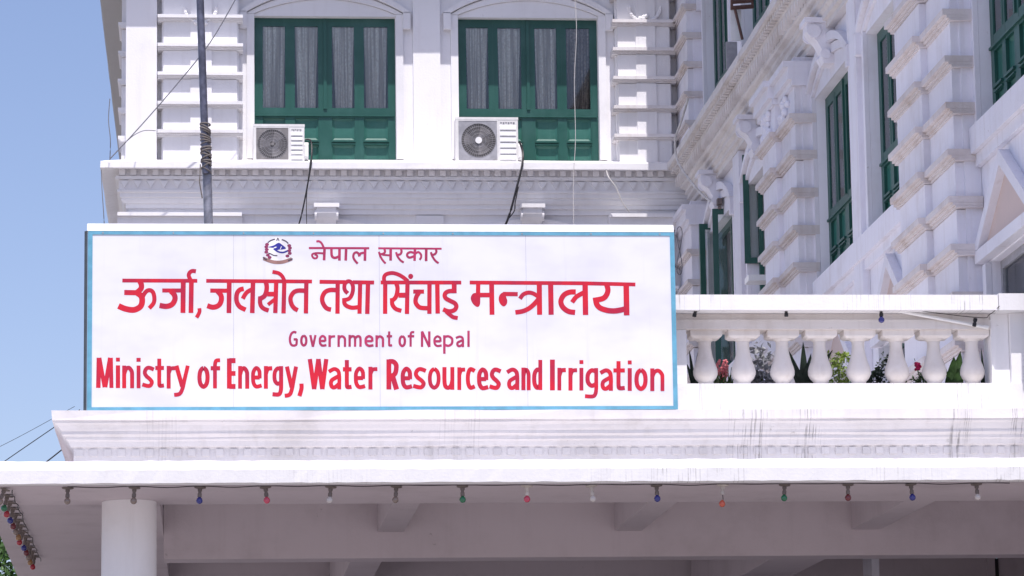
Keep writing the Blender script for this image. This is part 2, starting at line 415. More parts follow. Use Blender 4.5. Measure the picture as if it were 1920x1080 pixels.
def make_surround(parent, loc, rotz, mat='trim', key=False, wfac=1.0):
    w_, h_ = WW * wfac, WH; mb = MB(); j = .135; rise = .27
    mb.box(-j, -.004, -.06, -.003, .06, h_ + .03); mb.box(w_ + .004, w_ + j, -.06, -.003, .06, h_ + .03)       # jamb strips
    mb.box(-j - .13, -j, -.13, -.003, h_ - .24, h_ + .06); mb.box(w_ + j, w_ + j + .13, -.13, -.003, h_ - .24, h_ + .06)  # ears
    ty = arc_pts(0, w_, h_ + .03, rise)
    mb.prism([(0, h_ + .0)] + [(w_, h_ + .0)] + ty[::-1], -.02, -.003)                              # tympanum
    arch_band(mb, -.01, w_ + .01, h_ + .035, rise, .13, -.065, -.003)
    arch_band(mb, -.15, w_ + .15, h_ + .05, rise + .13, .13, -.13, -.003)
    o = mb.build('window_surround', mat, parent, base=(0, 0, 0)); o.location = Vector(loc) - base_of(parent); o.rotation_euler = (0, 0, rotz)
    BASE[o.name] = Vector((0, 0, 0))
    if key:
        k = MB(); c = w_ / 2; z0 = h_ + .16; hw = .17
        prof = [(.02, z0), (-.16, z0), (-.20, z0 + .10), (-.17, z0 + .16), (-.24, z0 + .30), (-.34, z0 + .40), (-.38, z0 + .46), (-.38, z0 + .56), (.02, z0 + .56)]
        k.prism_x(prof[::-1], c - hw, c + hw)
        k.box(c - hw - .05, c + hw + .05, -.42, .02, z0 + .56, z0 + .63)
        for sx in (-1, 1):
            for (yy, zz, rr) in ((-.29, z0 + .44, .095), (-.14, z0 + .12, .07)):
                n = 16; x0, x1 = (c + hw, c + hw + .035) if sx > 0 else (c - hw - .035, c - hw)
                k.prism_x([(yy + rr * math.cos(2 * math.pi * q / n), zz + rr * math.sin(2 * math.pi * q / n)) for q in range(n)], x0, x1)
        k.build('keystone', mat, o, base=(0, 0, 0))
    return o

# ---------------------------------------------------------------- front block wall
wx = [xat(477, 170, YF), xat(860, 170, YF)]
WZ = zat(610, 305, YF)
X_E = XR_                                                     # block runs on behind the wing
LZ1 = 10.77 + 1.6                                             # head of the lower-storey windows
LZ0 = LZ1 - WH
holes = [(x, x + WW, WZ, WZ + WH) for x in wx]
wall = wall_grid(XL, XW + .3, 0, Z_TOP, holes, YF, YF + .35)
wall.build('front_wall', 'wall', B)
MB().box(XL, XW + .3, 75.5, 78, 0, Z_TOP).box(XL, XL + .35, YF + .35, 75.5, 0, Z_TOP).build('side_wall', 'wall', B)
MB().box(XL + .02, XR_, YF + .02, 77.9, Z_TOP - .05, Z_TOP + .15).build('flat_roof', 'flat_roof', B)
MB().box(XL + .4, XW, YF + 1.6, YF + 1.7, 10, Z_TOP - .1).build('inner_partition', 'dark_void', B)
def pdark(k): return (3,) if k == 1 else ()
for k, x in enumerate(wx):
    make_window(B, (x, YF + .14, WZ), 0, dark=pdark(k), seed=k + 1)
    make_surround(B, (x, YF, WZ), 0)
    s = make_surround(B, (x, YF, LZ0), 0, key=True)
# piers beside the windows
MB().box(xat(775, 150, 59.92), xat(826, 150, 59.92), 59.92, YF - .003, Z_C1, Z_EAVE).build('pier', 'wall', B)
MB().box(xat(780, 410, 59.93), xat(832, 410, 59.93), 59.93, YF - .003, 8.0, Z_C0).build('pier', 'wall', B)
MB().box(XL - .005, xat(294, 150, 59.75), 59.75, YF - .003, Z_C1, Z_EAVE).build('corner_pier', 'wall', B)

# ---------------------------------------------------------------- banded pilasters
def pilaster(parent, loc, rotz, blocks, z0, z1, ledges, wall_m, ledge_m, cap=None, ledge_out=.12, ledge_h=.10, straight=False):
    """blocks: (u0, u1, out) side by side; ledges: list of z.  local y points into the wall"""
    core = MB()
    for (a, b, o) in blocks: core.box(a, b, -o + .10, -.003, z0, z1)
    root = core.build('pilaster', wall_m, parent, base=(0, 0, 0)); root.location = Vector(loc) - base_of(parent); root.rotation_euler = (0, 0, rotz)
    BASE[root.name] = Vector((0, 0, 0))
    zz = sorted(ledges); edges = [z0] + zz + [z1]
    for i in range(len(edges) - 1):
        lo = edges[i] + (ledge_h / 2 + .004 if i else 0); hi = edges[i + 1] - (ledge_h / 2 + .004 if i < len(edges) - 2 else 0)
        for bi, (a, b, o) in enumerate(blocks):
            ga = .03 if bi == 0 else .0; gb = .03 if bi == len(blocks) - 1 else .0
            MB().box(a + ga, b - gb, -o, -o + .12, lo, hi).build('quoin_block', wall_m, root, base=(0, 0, 0))
    u0, u1 = blocks[0][0] - .07, blocks[-1][1] + .07
    path = [(u0 + .0, 0.0)]
    pts = []
    for i, (a, b, o) in enumerate(blocks):
        ea = a - .07 if (i == 0 or blocks[i - 1][2] < o) else a + .07
        eb = b + .07 if (i == len(blocks) - 1 or blocks[i + 1][2] < o) else b - .07
        pts += [(ea, -o), (eb, -o)]
    if straight: pts = [(blocks[0][0] - .07, -blocks[0][2]), (blocks[-1][1] + .07, -blocks[0][2])]
    out_poly = [(pts[0][0], .0)] + pts + [(pts[-1][0], .0)]
    lo_ = ledge_out
    def slab(mb, ex, za, zb):
        poly = [(x, y - ex if 0 < i < len(out_poly) - 1 else -.003) for i, (x, y) in enumerate(out_poly)]
        n = len(poly)
        mb.add([(x, y, za) for x, y in poly] + [(x, y, zb) for x, y in poly],
               [tuple(range(n)), tuple(reversed(range(n, 2 * n)))] + [(i + n, (i + 1) % n + n, (i + 1) % n, i) for i in range(n)])
    rnd = random.Random(int(z0 * 100) + len(blocks))
    lm = MB(); slab(lm, lo_, -ledge_h * .05, ledge_h * .5); slab(lm, lo_ * .55, -ledge_h * .3, -ledge_h * .05 - .002); slab(lm, lo_ * .25, -ledge_h * .5, -ledge_h * .3 - .002)
    me = lm.mesh('ledge')
    for z in zz:
        meshobj('ledge', me, ledge_m, root, (0, rnd.uniform(-.006, .006), z + rnd.uniform(-.008, .008)))
    if cap:
        c = MB(); cz0, cz1 = cap; hh = (cz1 - cz0) / 4
        for i, ex in enumerate((.05, .11, .10, .17)): slab(c, ex, cz0 + hh * i + (.001 if i else 0), cz0 + hh * (i + 1))
        c.build('capital', wall_m, root, base=(0, 0, 0))
    return root
# front upper storey
def beads(mb, pts, r):
    for p in pts: mb.sphere(p, r * random.uniform(.8, 1.2), 6, 4)
yb = 59.71
zl_front = [zat(380, y, 59.62) for y in (33, 87, 141, 195, 248)]
pa, pb = xat(303, 150, yb), xat(448, 150, yb); r0, r1 = xat(357, 150, yb), xat(397, 150, yb)
pl1 = pilaster(B, (0, YF, 0), 0, [(pa, r0, .29), (r0, r1, .325), (r1, pb, .29)], Z_C1 - .02, Z_EAVE - .3, zl_front + [zl_front[0] + .5], 'trim', 'trim', straight=True, ledge_out=.13)
pa2, pb2 = xat(1156, 150, yb), xat(1262, 150, yb); q0, q1 = xat(1193, 150, yb), xat(1230, 150, yb)
zl_front2 = [zat(1200, y, 59.62) for y in (42, 95, 149, 203, 256)]
pl2 = pilaster(B, (0, YF, 0), 0, [(pa2, q0, .29), (q0, q1, .325), (q1, pb2 - .02, .29)], Z_C1 - .02, Z_EAVE - .3, zl_front2 + [zl_front2[0] + .5], 'trim', 'ledge', straight=True, ledge_out=.13)
# plaster garlands over the front pilasters
for (cx, cy, rr, root) in ((376, 12, 30, pl1), (1210, 12, 30, pl2)):
    m_ = MB(); c = at(cx, cy, Y=59.56); s_ = rr / 109.0
    beads(m_, [(c.x + s_ * math.cos(a), 59.655, c.z + s_ * math.sin(a) * .9) for a in [math.pi * (1.0 + i / 19) for i in range(20)]], .033)
    beads(m_, [(c.x + random.uniform(-.1, .1), 59.645, c.z - s_ * .8 + random.uniform(-.07, .07)) for _ in range(10)], .035)
    m_.build('garland', 'trim', root, base=(0, 0, 0)).location = (0, -YF, 0)
# left return pilaster (seen as a stack of ledges on the corner)
pilaster(B, (XL, YF, 0), math.radians(-90), [(-1.6, -.55, .10)], Z_C1 - .02, Z_EAVE - .3, [zat(230, y, 60.6) for y in (50, 103, 156, 209, 262)], 'trim', 'trim', ledge_out=.06)
# front lower storey: capitals and shafts under the cornice (mostly behind the sign board)
for (a, b) in ((228, 446), (1150, 1262)):
    pilaster(B, (0, YF, 0), 0, [(xat(a, 405, yb), xat(b, 405, yb), .20)], 8.0, Z_C0, [9.0, 9.53, 10.07, 10.6, 11.14, 11.67], 'trim', 'trim', cap=(zat(340, 424, 59.6), zat(340, 397, 59.6)))

# ---------------------------------------------------------------- entablature over the lower storey (runs round the corner on to the wing)
def zc(y, o): return zat(700, y, YF - o)
corn = [(.0, zc(402, .08)), (.08, zc(402, .08)), (.08, zc(394, .08)), (.13, zc(391, .13)), (.13, zc(384, .13)), (.17, zc(382, .17)), (.20, zc(376, .2)), (.20, zc(372, .20)), (.235, zc(370, .235)),
        (.235, zc(363, .235)), (.275, zc(361, .275)), (.275, zc(357, .275)), (.25, zc(356, .25)), (.25, zc(339, .25)), (.31, zc(337, .31)), (.31, zc(331, .31)), (.25, zc(330, .25)), (.25, zc(319, .25)),
        (.50, zc(317.5, .50)), (.56, zc(316, .56)), (.56, zc(304, .56)), (.50, zc(303, .5)), (.0, zc(300, .0))]
XCL = XL + .13
c1 = sweep([(XCL, 78), (XCL, YF), (XW - .08, YF)], corn, seed=3).build('cornice', 'trim', B)
dx = 21.1 / F * 59.6; tx = 25.0 / F * 59.6
dm = MB().box(-dx * .27, dx * .27, -.06, 0, -.05, .05).mesh('dentil')
x = XL - .06
zd = (zc(320, .28) + zc(330, .28)) / 2
while x < XW - .50:
    meshobj('dentil', dm, 'trim', c1, Vector((x, YF - .252, zd)) - base_of(B)); x += dx
tm = MB().prism([(-tx * .33, .065), (0, -.06), (tx * .33, .065)][::1], -.05, .002).mesh('triangle_ornament')
x = XL - .02; zt = zc(347.5, .27)
while x < XW - .50:
    meshobj('triangle_ornament', tm, 'trim', c1, Vector((x, YF - .252, zt)) - base_of(B)); x += tx
corn_w = [(.0, zc(402, .1)), (.12, zc(402, .12)), (.12, zc(393, .12)), (.17, zc(391, .17)), (.17, zc(383, .17)), (.22, zc(379, .22)), (.22, zc(372, .22)), (.26, zc(369, .26)),
          (.26, zc(362, .26)), (.32, zc(359, .32)), (.34, zc(356, .34)), (.34, zc(339, .34)), (.40, zc(337, .40)), (.40, zc(331, .40)), (.41, zc(330, .41)), (.41, zc(319, .41)),
          (.52, zc(317.5, .52)), (.56, zc(316, .56)), (.56, zc(304, .56)), (.50, zc(303, .5)), (.0, zc(300, .0))]
c2 = sweep([(XW, YF - .57), (XW, YEND)], corn_w, seed=5, jit=.008).build('wing_cornice', 'wing_cornice', B)
dj = MB(); y = YF - .6
while y > YEND:
    dj.box(XW - .50, XW - .413, y - dx * .27, y + dx * .27, zd - .05, zd + .05); y -= dx
y = YF - .6
while y > YEND:
    dj.add([(XW - .42, y - tx * .4, zt + .075), (XW - .42, y + tx * .4, zt + .075), (XW - .42, y, zt - .075), (XW - .342, y - tx * .4, zt + .075), (XW - .342, y + tx * .4, zt + .075), (XW - .342, y, zt - .075)],
           [(0, 2, 1), (0, 1, 4, 3), (1, 2, 5, 4), (2, 0, 3, 5)]); y -= tx
do = dj.build('dentil_row', 'wing_cornice', c2); do['kind'] = 'stuff'
# upper eave
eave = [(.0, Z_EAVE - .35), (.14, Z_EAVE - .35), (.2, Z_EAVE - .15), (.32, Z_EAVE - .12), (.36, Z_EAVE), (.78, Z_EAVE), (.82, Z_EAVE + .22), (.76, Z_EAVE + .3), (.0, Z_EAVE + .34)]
sweep([(XL + .24, 78), (XL + .24, YF), (XW, YF), (XW, YEND)], eave, seed=8).build('eave_cornice', 'eave_shade_grey', B)
# ================================================================ side wing
R90 = math.radians(-90)
def wloc(yfar, z=0, inset=0): return (XW + inset, yfar, z)
W_FAR = [58.22, 53.95, 47.74, 43.85, 37.41]                  # far jambs of the lower-storey windows
wlow = [1.14, 1.14, 1.14, 1.14, 1.0]
hol = []
for yf, k in zip(W_FAR, wlow): hol.append((-yf, -yf + WW * k, LZ0, LZ1))
for yf in W_FAR[:2]: hol.append((-yf, -yf + WW * 1.14, WZ, WZ + WH))
GZ1 = 6.58 + 1.6; GZ0 = GZ1 - 2.3                         # terrace-level windows with pediments
gwin = [(47.3, 2.0), (43.4, 2.0), (37.2, 2.3), (57.9, 2.0), (53.6, 2.0)]
for yf, ww in gwin: hol.append((-yf, -yf + ww, GZ0, GZ1))
WB = 5.95
wm = wall_grid(-YF + .002, -YEND, WB, Z_TOP, hol, 0, .35)
wm.box(-YF + .002, -46.4, 0, .35, 0, WB)
wo = wm.build('wing_wall', 'wing_wall', B, base=(0, 0, 0)); wo.location = Vector((XW, 0, 0)) - base_of(B); wo.rotation_euler = (0, 0, R90)
BASE[wo.name] = Vector((0, 0, 0))
MB().box(XW + .36, XR_, YEND, YEND + .3, 5.95, Z_TOP).build('end_wall', 'wing_wall', B)
MB().box(XW + 1.4, XW + 1.5, YEND + .4, YF - .4, 5.95, Z_TOP - .1).build('inner_partition', 'dark_void', B)
MB().box(XW + .01, XR_, YEND + .01, YF, Z_TOP - .06, Z_TOP + .14).build('flat_roof', 'flat_roof', B)
for i, (yf, k) in enumerate(zip(W_FAR, wlow)):
    make_surround(B, wloc(yf, LZ0), R90, 'wing_wall', key=True, wfac=k)
    if i >= 2: make_window(B, wloc(yf, LZ0, .13), R90, seed=20 + i, wfac=k)
for i, yf in enumerate(W_FAR[:2]):
    make_window(B, wloc(yf, WZ, .13), R90, seed=40 + i, wfac=1.14)
    make_surround(B, wloc(yf, WZ), R90, 'wing_wall', wfac=1.14)
# sill courses under the window pairs
for (a, b) in ((58.4, 50.4), (47.7, 40.4), (37.5, YEND)):
    sm = MB().box(XW - .13, XW - .003, b, a, LZ0 - .30, LZ0 - .004).box(XW - .07, XW - .003, b, a, LZ0 - .44, LZ0 - .302)
    sm.build('window_sill', 'wing_wall', B)
# plain pilaster strips between the paired windows
for (a, b) in ((54.95, 54.30), (44.75, 44.15)):
    MB().box(XW - .10, XW - .003, b, a, 0, Z_C0).build('pier', 'wing_wall', B)
zl_w = [1.6 + 8.37 + .535 * k for k in range(-5, 5)]; PZ0 = 6.25
for (yfar, ymid, ynear) in ((50.31, 49.07, 47.81), (40.31, 38.83, 37.53)):
    p_ = pilaster(B, (XW, yfar, 0), R90, [(0, yfar - ymid, .37), (yfar - ymid, yfar - ynear, .29)], PZ0, Z_C0, zl_w, 'wing_wall', 'wing_ledge',
                  cap=(10.98 + 1.6, 11.33 + 1.6), ledge_out=.10, ledge_h=.13)
    m_ = MB(); random.seed(int(yfar))
    for (cu, o_) in (((yfar - ymid) / 2, .37), ((yfar - ymid) + .5, .29)):
        beads(m_, [(cu + random.uniform(-.3, .3), -o_ - .03, 10.75 + 1.6 + random.uniform(-.22, .2)) for _ in range(22)], .055)
    m_.build('garland', 'wing_wall', p_, base=(0, 0, 0))
pilaster(B, (XW, YF, 0), R90, [(.0, YF - 58.5, .29)], PZ0, Z_C0, zl_w, 'wing_wall', 'wing_ledge', cap=(10.98 + 1.6, 11.33 + 1.6), ledge_out=.10)
pilaster(B, (XW, YF, 0), R90, [(.0, YF - 58.5, .29)], Z_C1, Z_EAVE - .3, zl_front2 + [zl_front2[0] + .5], 'wing_wall', 'wing_ledge', ledge_out=.09)
# open green casements of the far lower window pair, and their dark openings
def casement(hinge, ang, w_, z0, z1, mat='green_paint'):
    mb = MB(); s_ = .095
    mb.box(0, s_, -.025, .025, z0, z1).box(w_ - s_, w_, -.025, .025, z0, z1).box(s_, w_ - s_, -.024, .024, z0, z0 + .09).box(s_, w_ - s_, -.024, .024, z1 - .09, z1)
    o = mb.build('casement', mat, B, base=(0, 0, 0)); o.location = Vector((hinge[0], hinge[1], 0)) - base_of(B); o.rotation_euler = (0, 0, ang)
    BASE[o.name] = Vector((0, 0, 0))
    MB().box(s_, w_ - s_, -.004, .004, z0 + .09, z1 - .09).build('pane', 'glass', o, base=(0, 0, 0))
    return o
for yf in W_FAR[:2]:
    fm = MB(); a, b = yf, yf - WW * 1.14
    fm.box(XW + .13, XW + .2, a - .09, a, LZ0, LZ1).box(XW + .13, XW + .2, b, b + .09, LZ0, LZ1).box(XW + .13, XW + .2, b + .09, a - .09, LZ1 - .1, LZ1).box(XW + .13, XW + .2, b + .09, a - .09, LZ0, LZ0 + .1)
    fm.box(XW + .13, XW + .2, (a + b) / 2 - .05, (a + b) / 2 + .05, LZ0 + .1, LZ1 - .1).build('window_frame', 'green_paint', B)
    MB().box(XW + .16, XW + .165, b + .09, (a + b) / 2 - .05, LZ0 + .1, LZ1 - .1).build('pane', 'glass', B)
    cm = curtain_mesh(0, WW * 1.14 - .2, LZ0 + .05, LZ1 - .05, 0, int(yf)).build('curtain', 'lace', B, base=(0, 0, 0))
    cm.location = Vector((XW + .32, a - .1, 0)) - base_of(B); cm.rotation_euler = (0, 0, R90)
zA = at(1345, 392, Y=56.6).z
for (px, w_, yy, ztop, zbot, an) in ((1312, .36, 58.1, at(1320, 420, Y=58.1).z, LZ0 + .1, 8), (1337, .42, 56.6, zA, LZ0 + .1, -6), (1396, .48, 53.9, at(1400, 291, Y=53.9).z, at(1405, 494, Y=53.9).z, -4)):
    hx = xat(px, 470, yy)
    casement((hx, yy), math.radians(an), w_ + .12, zbot, ztop)
# terrace-level windows with triangular pediments
for (yf, ww) in gwin:
    gw = MB(); a, b = yf, yf - ww
    gw.box(XW + .10, XW + .18, a - .08, a, GZ0, GZ1).box(XW + .10, XW + .18, b, b + .08, GZ0, GZ1).box(XW + .10, XW + .18, b + .08, a - .08, GZ1 - .09, GZ1)
    gw.box(XW + .10, XW + .18, b + .08, a - .08, GZ0, GZ0 + .09).box(XW + .10, XW + .18, (a + b) / 2 - .04, (a + b) / 2 + .04, GZ0 + .09, GZ1 - .09)
    gwo = gw.build('window', 'frame_grey' if yf < 40 else 'green_paint', B)
    for (c, d) in ((b + .08, (a + b) / 2 - .04), ((a + b) / 2 + .04, a - .08)):
        MB().box(XW + .13, XW + .136, c, d, GZ0 + .09, GZ1 - .09).build('pane', 'glass', gwo)
    ps = MB()
    ps.box(XW - .07, XW - .003, a, a + .16, GZ0, GZ1 - .02).box(XW - .07, XW - .003, b - .16, b, GZ0, GZ1 - .02)
    ps.box(XW - .12, XW - .003, b - .3, a + .3, GZ1 + .02, GZ1 + .16)
    pso = ps.build('window_surround', 'wing_wall', B)
    # gable: two raking bars and a recessed field
    m_ = (a + b) / 2; hw = ww / 2 + .27; z0 = GZ1 + .165; m_ += .12; ap = z0 + .88
    def rake(s_):
        L = [(m_ + s_ * hw, z0), (m_ + s_ * (hw - .24), z0), (m_, ap - .17), (m_, ap)]
        v = [(XW - .12, y_, z_) for y_, z_ in L] + [(XW - .003, y_, z_) for y_, z_ in L]
        f = [(0, 1, 2, 3), (7, 6, 5, 4), (0, 4, 5, 1), (1, 5, 6, 2), (2, 6, 7, 3), (3, 7, 4, 0)]
        return MB().add(v, f)
    for s_ in (-1, 1): rake(s_).build('pediment_rake', 'wing_wall', pso)
    L = [(m_ + hw - .24, z0), (m_, ap - .17), (m_ - hw + .24, z0)]
    MB().add([(XW - .03, y_, z_) for y_, z_ in L] + [(XW - .003, y_, z_) for y_, z_ in L], [(0, 1, 2), (5, 4, 3), (0, 3, 4, 1), (1, 4, 5, 2), (2, 5, 3, 0)]).build('pediment_field', 'pediment_pink', pso)
# small metal bracket tray under the far casement
tr = MB().box(xat(1400, 524, 52.4), xat(1446, 524, 52.4), 52.2, 52.6, at(1420, 530, Y=52.4).z, at(1420, 519, Y=52.4).z)
tag(tr.build('metal_tray', 'white_plastic'), 'small white metal tray jutting out below the open green casement on the wing', 'tray')

# ================================================================ portico (porte-cochere) in front
YP = 35.25
P = thing('portico', 'white entrance portico with deep canopy, moulded cornice and balustraded roof terrace', 'portico', (3.0, 36.0, 0))
ZS = zat(960, 905.5, 34.0)                    # canopy soffit
XPR = 8.58
cA = at(-42, 905, Z=ZS); cB = at(33, 1080, Z=ZS)
sl = (cB.x - cA.x) / (cB.y - cA.y)
def edgeX(y): return cA.x + sl * (y - cA.y)
zf1 = zat(960, 878.5, 34.0); zf2 = zat(960, 862, 34.14)
# canopy slab with chamfered weathering on its front edge
rnd = random.Random(4); cs = MB(); nseg = 140; rows = []
x0c, x1c = edgeX(34.0), 10.6
prof = [(35.8, ZS), (34.06, ZS), (34.055, ZS + .012), (34.0, ZS + .012), (34.0, zf1), (34.14, zf2), (35.24, zf2 + .03), (35.8, zf2 + .03)]
for i in range(nseg + 1):
    x = x0c + (x1c - x0c) * i / nseg
    for j, (yy, zz) in enumerate(prof):
        jy, jz = (rnd.uniform(-.002, .002), rnd.uniform(-.004, .004)) if 3 <= j <= 5 else (0, 0)
        cs.v.append((x + (edgeX(yy) - x0c) * max(0, 1 - i / 14), yy + jy, zz + jz))
m_ = len(prof)
cs.f += [(i * m_ + j, i * m_ + (j + 1) % m_, (i + 1) * m_ + (j + 1) % m_, (i + 1) * m_ + j) for i in range(nseg) for j in range(m_)]
cs.f += [tuple(reversed(range(m_))), tuple(range(nseg * m_, (nseg + 1) * m_))]
slab_o = cs.build('canopy_slab', 'fascia_paint', P)
# soffit field at left, set in under the slab edge
XBL = xat(300, 945, 35.9)
def quadbox(name, pts, z0, z1, mat):
    n = len(pts)
    return MB().add([(x, y, z0) for x, y in pts] + [(x, y, z1) for x, y in pts],
                    [tuple(reversed(range(n))), tuple(range(n, 2 * n))] + [(i, (i + 1) % n, (i + 1) % n + n, i + n) for i in range(n)]).build(name, mat, P)
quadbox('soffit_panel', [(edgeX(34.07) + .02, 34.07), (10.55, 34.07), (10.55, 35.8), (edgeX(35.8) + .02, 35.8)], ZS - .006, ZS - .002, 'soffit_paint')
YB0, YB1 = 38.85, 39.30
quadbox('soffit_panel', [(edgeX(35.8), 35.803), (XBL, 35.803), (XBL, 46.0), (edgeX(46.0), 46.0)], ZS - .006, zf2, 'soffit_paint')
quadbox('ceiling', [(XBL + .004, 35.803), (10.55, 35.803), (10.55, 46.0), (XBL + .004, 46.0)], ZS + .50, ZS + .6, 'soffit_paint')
zb1 = zat(960, 1045, YB0)
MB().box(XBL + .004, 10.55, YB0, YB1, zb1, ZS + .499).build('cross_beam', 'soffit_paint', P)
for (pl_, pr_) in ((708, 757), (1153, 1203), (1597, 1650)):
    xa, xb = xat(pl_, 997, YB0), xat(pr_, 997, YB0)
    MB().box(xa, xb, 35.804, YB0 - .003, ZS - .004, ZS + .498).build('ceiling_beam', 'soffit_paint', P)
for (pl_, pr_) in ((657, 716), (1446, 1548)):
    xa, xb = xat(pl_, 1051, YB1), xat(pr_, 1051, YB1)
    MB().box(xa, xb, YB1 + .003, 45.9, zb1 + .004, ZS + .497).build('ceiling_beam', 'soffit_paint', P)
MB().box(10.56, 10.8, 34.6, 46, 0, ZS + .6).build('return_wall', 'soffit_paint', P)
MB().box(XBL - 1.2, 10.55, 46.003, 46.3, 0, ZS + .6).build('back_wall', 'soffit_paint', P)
# round column
colx = xat(242, 1010, 35.55)
cl = MB().lathe([(.36, 0), (.36, .12), (.31, .2), (.285, .3), (.278, ZS - .5), (.276, ZS - .007)], 40, (colx, 35.55, 0))
cl.build('column', 'trim', P, smooth=True)
dr = MB(); dx0 = xat(1866, 1060, 45.9)
dr.box(dx0, dx0 + 1.5, 45.93, 45.99, 0, zat(1890, 1047, 45.9))
dro = dr.build('door', 'dark_void', P)
MB().box(dx0 - .10, dx0 - .003, 45.9, 45.999, 0, zat(1890, 1045, 45.9)).build('door_frame', 'soffit_paint', dro)
MB().box(dx0 + .30, dx0 + .33, 45.90, 45.928, 0, zat(1890, 1049, 45.9)).build('door_stile', 'black_cable', dro)
MB().box(xat(1785, 1060, 44.8), xat(1815, 1060, 44.8), 44.7, 44.95, 0, zb1).build('post', 'trim', P)
MB().lathe([(.34, 0), (.29, .3), (.28, zb1 - .01)], 32, (10.1, 44.8, 0)).build('column', 'soffit_paint', P, smooth=True)
# entablature block and its moulded cornice
Zt = zat(960, 768.5, 35.0)
XPL = xat(97, 776, 35.0) + .25
def zp(y, o): return zat(960, y, YP - o)
MB().box(XPL + .002, XPR, YP + .002, 35.8, zf2 + .031, Zt - .03).build('entablature', 'portico_paint', P)
MB().box(XPL + .002, 7.9, 35.804, 46, zf2 + .11, Zt - .03).build('terrace_slab', 'portico_paint', P)
pc = [(.0, zp(862, 0)), (.035, zp(862, .035)), (.035, zp(838, .035)), (.07, zp(835, .07)), (.085, zp(826, .085)), (.11, zp(822, .11)), (.11, zp(817, .11)), (.15, zp(812, .15)), (.15, zp(806, .15)),
      (.165, zp(803, .165)), (.19, zp(795, .19)), (.225, zp(790, .225)), (.225, zp(786.5, .225)), (.25, zp(785.5, .25)), (.25, Zt), (.0, Zt + .012)]
pco = sweep([(XPL, 45.9), (XPL, YP), (XPR, YP)], pc, seed=12, jit=.005).build('cornice', 'portico_paint', P)
ddx = 26.2 / F * 35.2; z_d = (zp(840, .05) + zp(853, .05)) / 2
ddm = MB().box(-ddx * .27, ddx * .27, -.016, 0, -.035, .035).mesh('dentil')
x = XPL + .02
while x < 8.5:
    meshobj('dentil', ddm, 'portico_paint', pco, Vector((x, YP - .036, z_d)) - base_of(P)); x += ddx
# balustrade on the terrace
Bz0, Bz1 = zat(1600, 718.5, 35.33), zat(1600, 552.5, 35.2)
bal = MB().box(xat(1240, 740, 35.33), XPR, 35.33, 35.8, Zt - .028, Bz0).build('balustrade', 'fascia_paint', P)
xl_p, xr_p = xat(1287, 670, 35.45), xat(1858, 670, 35.45)
zr0 = zat(1600, 581, 35.2)
MB().box(xat(1262, 560, 35.2), xat(1872, 560, 35.2) - .004, 35.2, 35.82, zr0, Bz1).build('hand_rail', 'fascia_paint', bal)
MB().box(xat(1872, 560, 35.2), XPR, 35.18, 35.84, zr0 - .005, Bz1 + .012).build('hand_rail', 'fascia_paint', bal)
zfz = zat(1600, 617, 35.42)
frz = MB().box(xat(1240, 600, 35.44), xr_p, 35.44, 35.76, zfz + .10, zr0 - .003).box(xat(1240, 600, 35.42), xr_p, 35.41, 35.78, zfz, zfz + .098)
frz.build('rail_frieze', 'baluster_paint', bal)
MB().box(xat(1225, 650, 35.44), xl_p, 35.43, 35.78, Bz0 + .002, zfz - .003).build('pedestal', 'trim', bal)
MB().box(xr_p + .003, xat(1893, 650, 35.40), 35.43, 35.78, Bz0 + .002, zr0 - .006).build('pedestal', 'trim', bal)
MB().box(xat(1893, 650, 35.40) + .003, XPR, 35.36, 35.80, Bz0 + .002, zr0 - .008).build('pedestal', 'trim', bal)
hb = zfz - Bz0; ab = zat(1600, 633, 35.45); k_ = (zfz - ab)
Hb = hb - k_
S_ = F / 35.6
bprof = [(17, 0), (17, .05), (13.5, .055), (14, .10), (20, .17), (23.3, .25), (23.6, .33), (21.5, .42), (18, .52), (14.5, .66), (12.2, .80), (11.8, .90), (12.6, .93), (12.2, .95), (15, .97), (17.5, 1.0)]
bme = MB().lathe([(r / S_, z * Hb) for r, z in bprof], 26).mesh('baluster'); smooth_by_angle(bme, 50)
am = MB(); hw = 30.5 / S_
n4 = [(-hw, -hw * .8), (hw, -hw * .8), (hw, hw * .8), (-hw, hw * .8)]; sm_ = .80
am.add([(x * sm_, y * sm_, 0) for x, y in n4] + [(x, y, k_ * .28) for x, y in n4] + [(x, y, k_ - .003) for x, y in n4],
       [(3, 2, 1, 0), (8, 9, 10, 11)] + [(i, (i + 1) % 4, (i + 1) % 4 + 4, i + 4) for i in range(4)] + [(i + 4, (i + 1) % 4 + 4, (i + 1) % 4 + 8, i + 8) for i in range(4)])
ame = am.mesh('abacus')
rnd = random.Random(9)
for px in (1322, 1393, 1466, 1537, 1609, 1681, 1751, 1822):
    xx = xat(px, 670, 35.6)
    b_ = meshobj('baluster', bme, 'baluster_paint', bal, Vector((xx, 35.6, Bz0 + .002)) - base_of(P)); b_.rotation_euler = (rnd.uniform(-.008, .008), rnd.uniform(-.012, .012), rnd.uniform(0, 3))
    meshobj('abacus', ame, 'baluster_paint', bal, Vector((xx, 35.6, Bz0 + .002 + Hb)) - base_of(P))

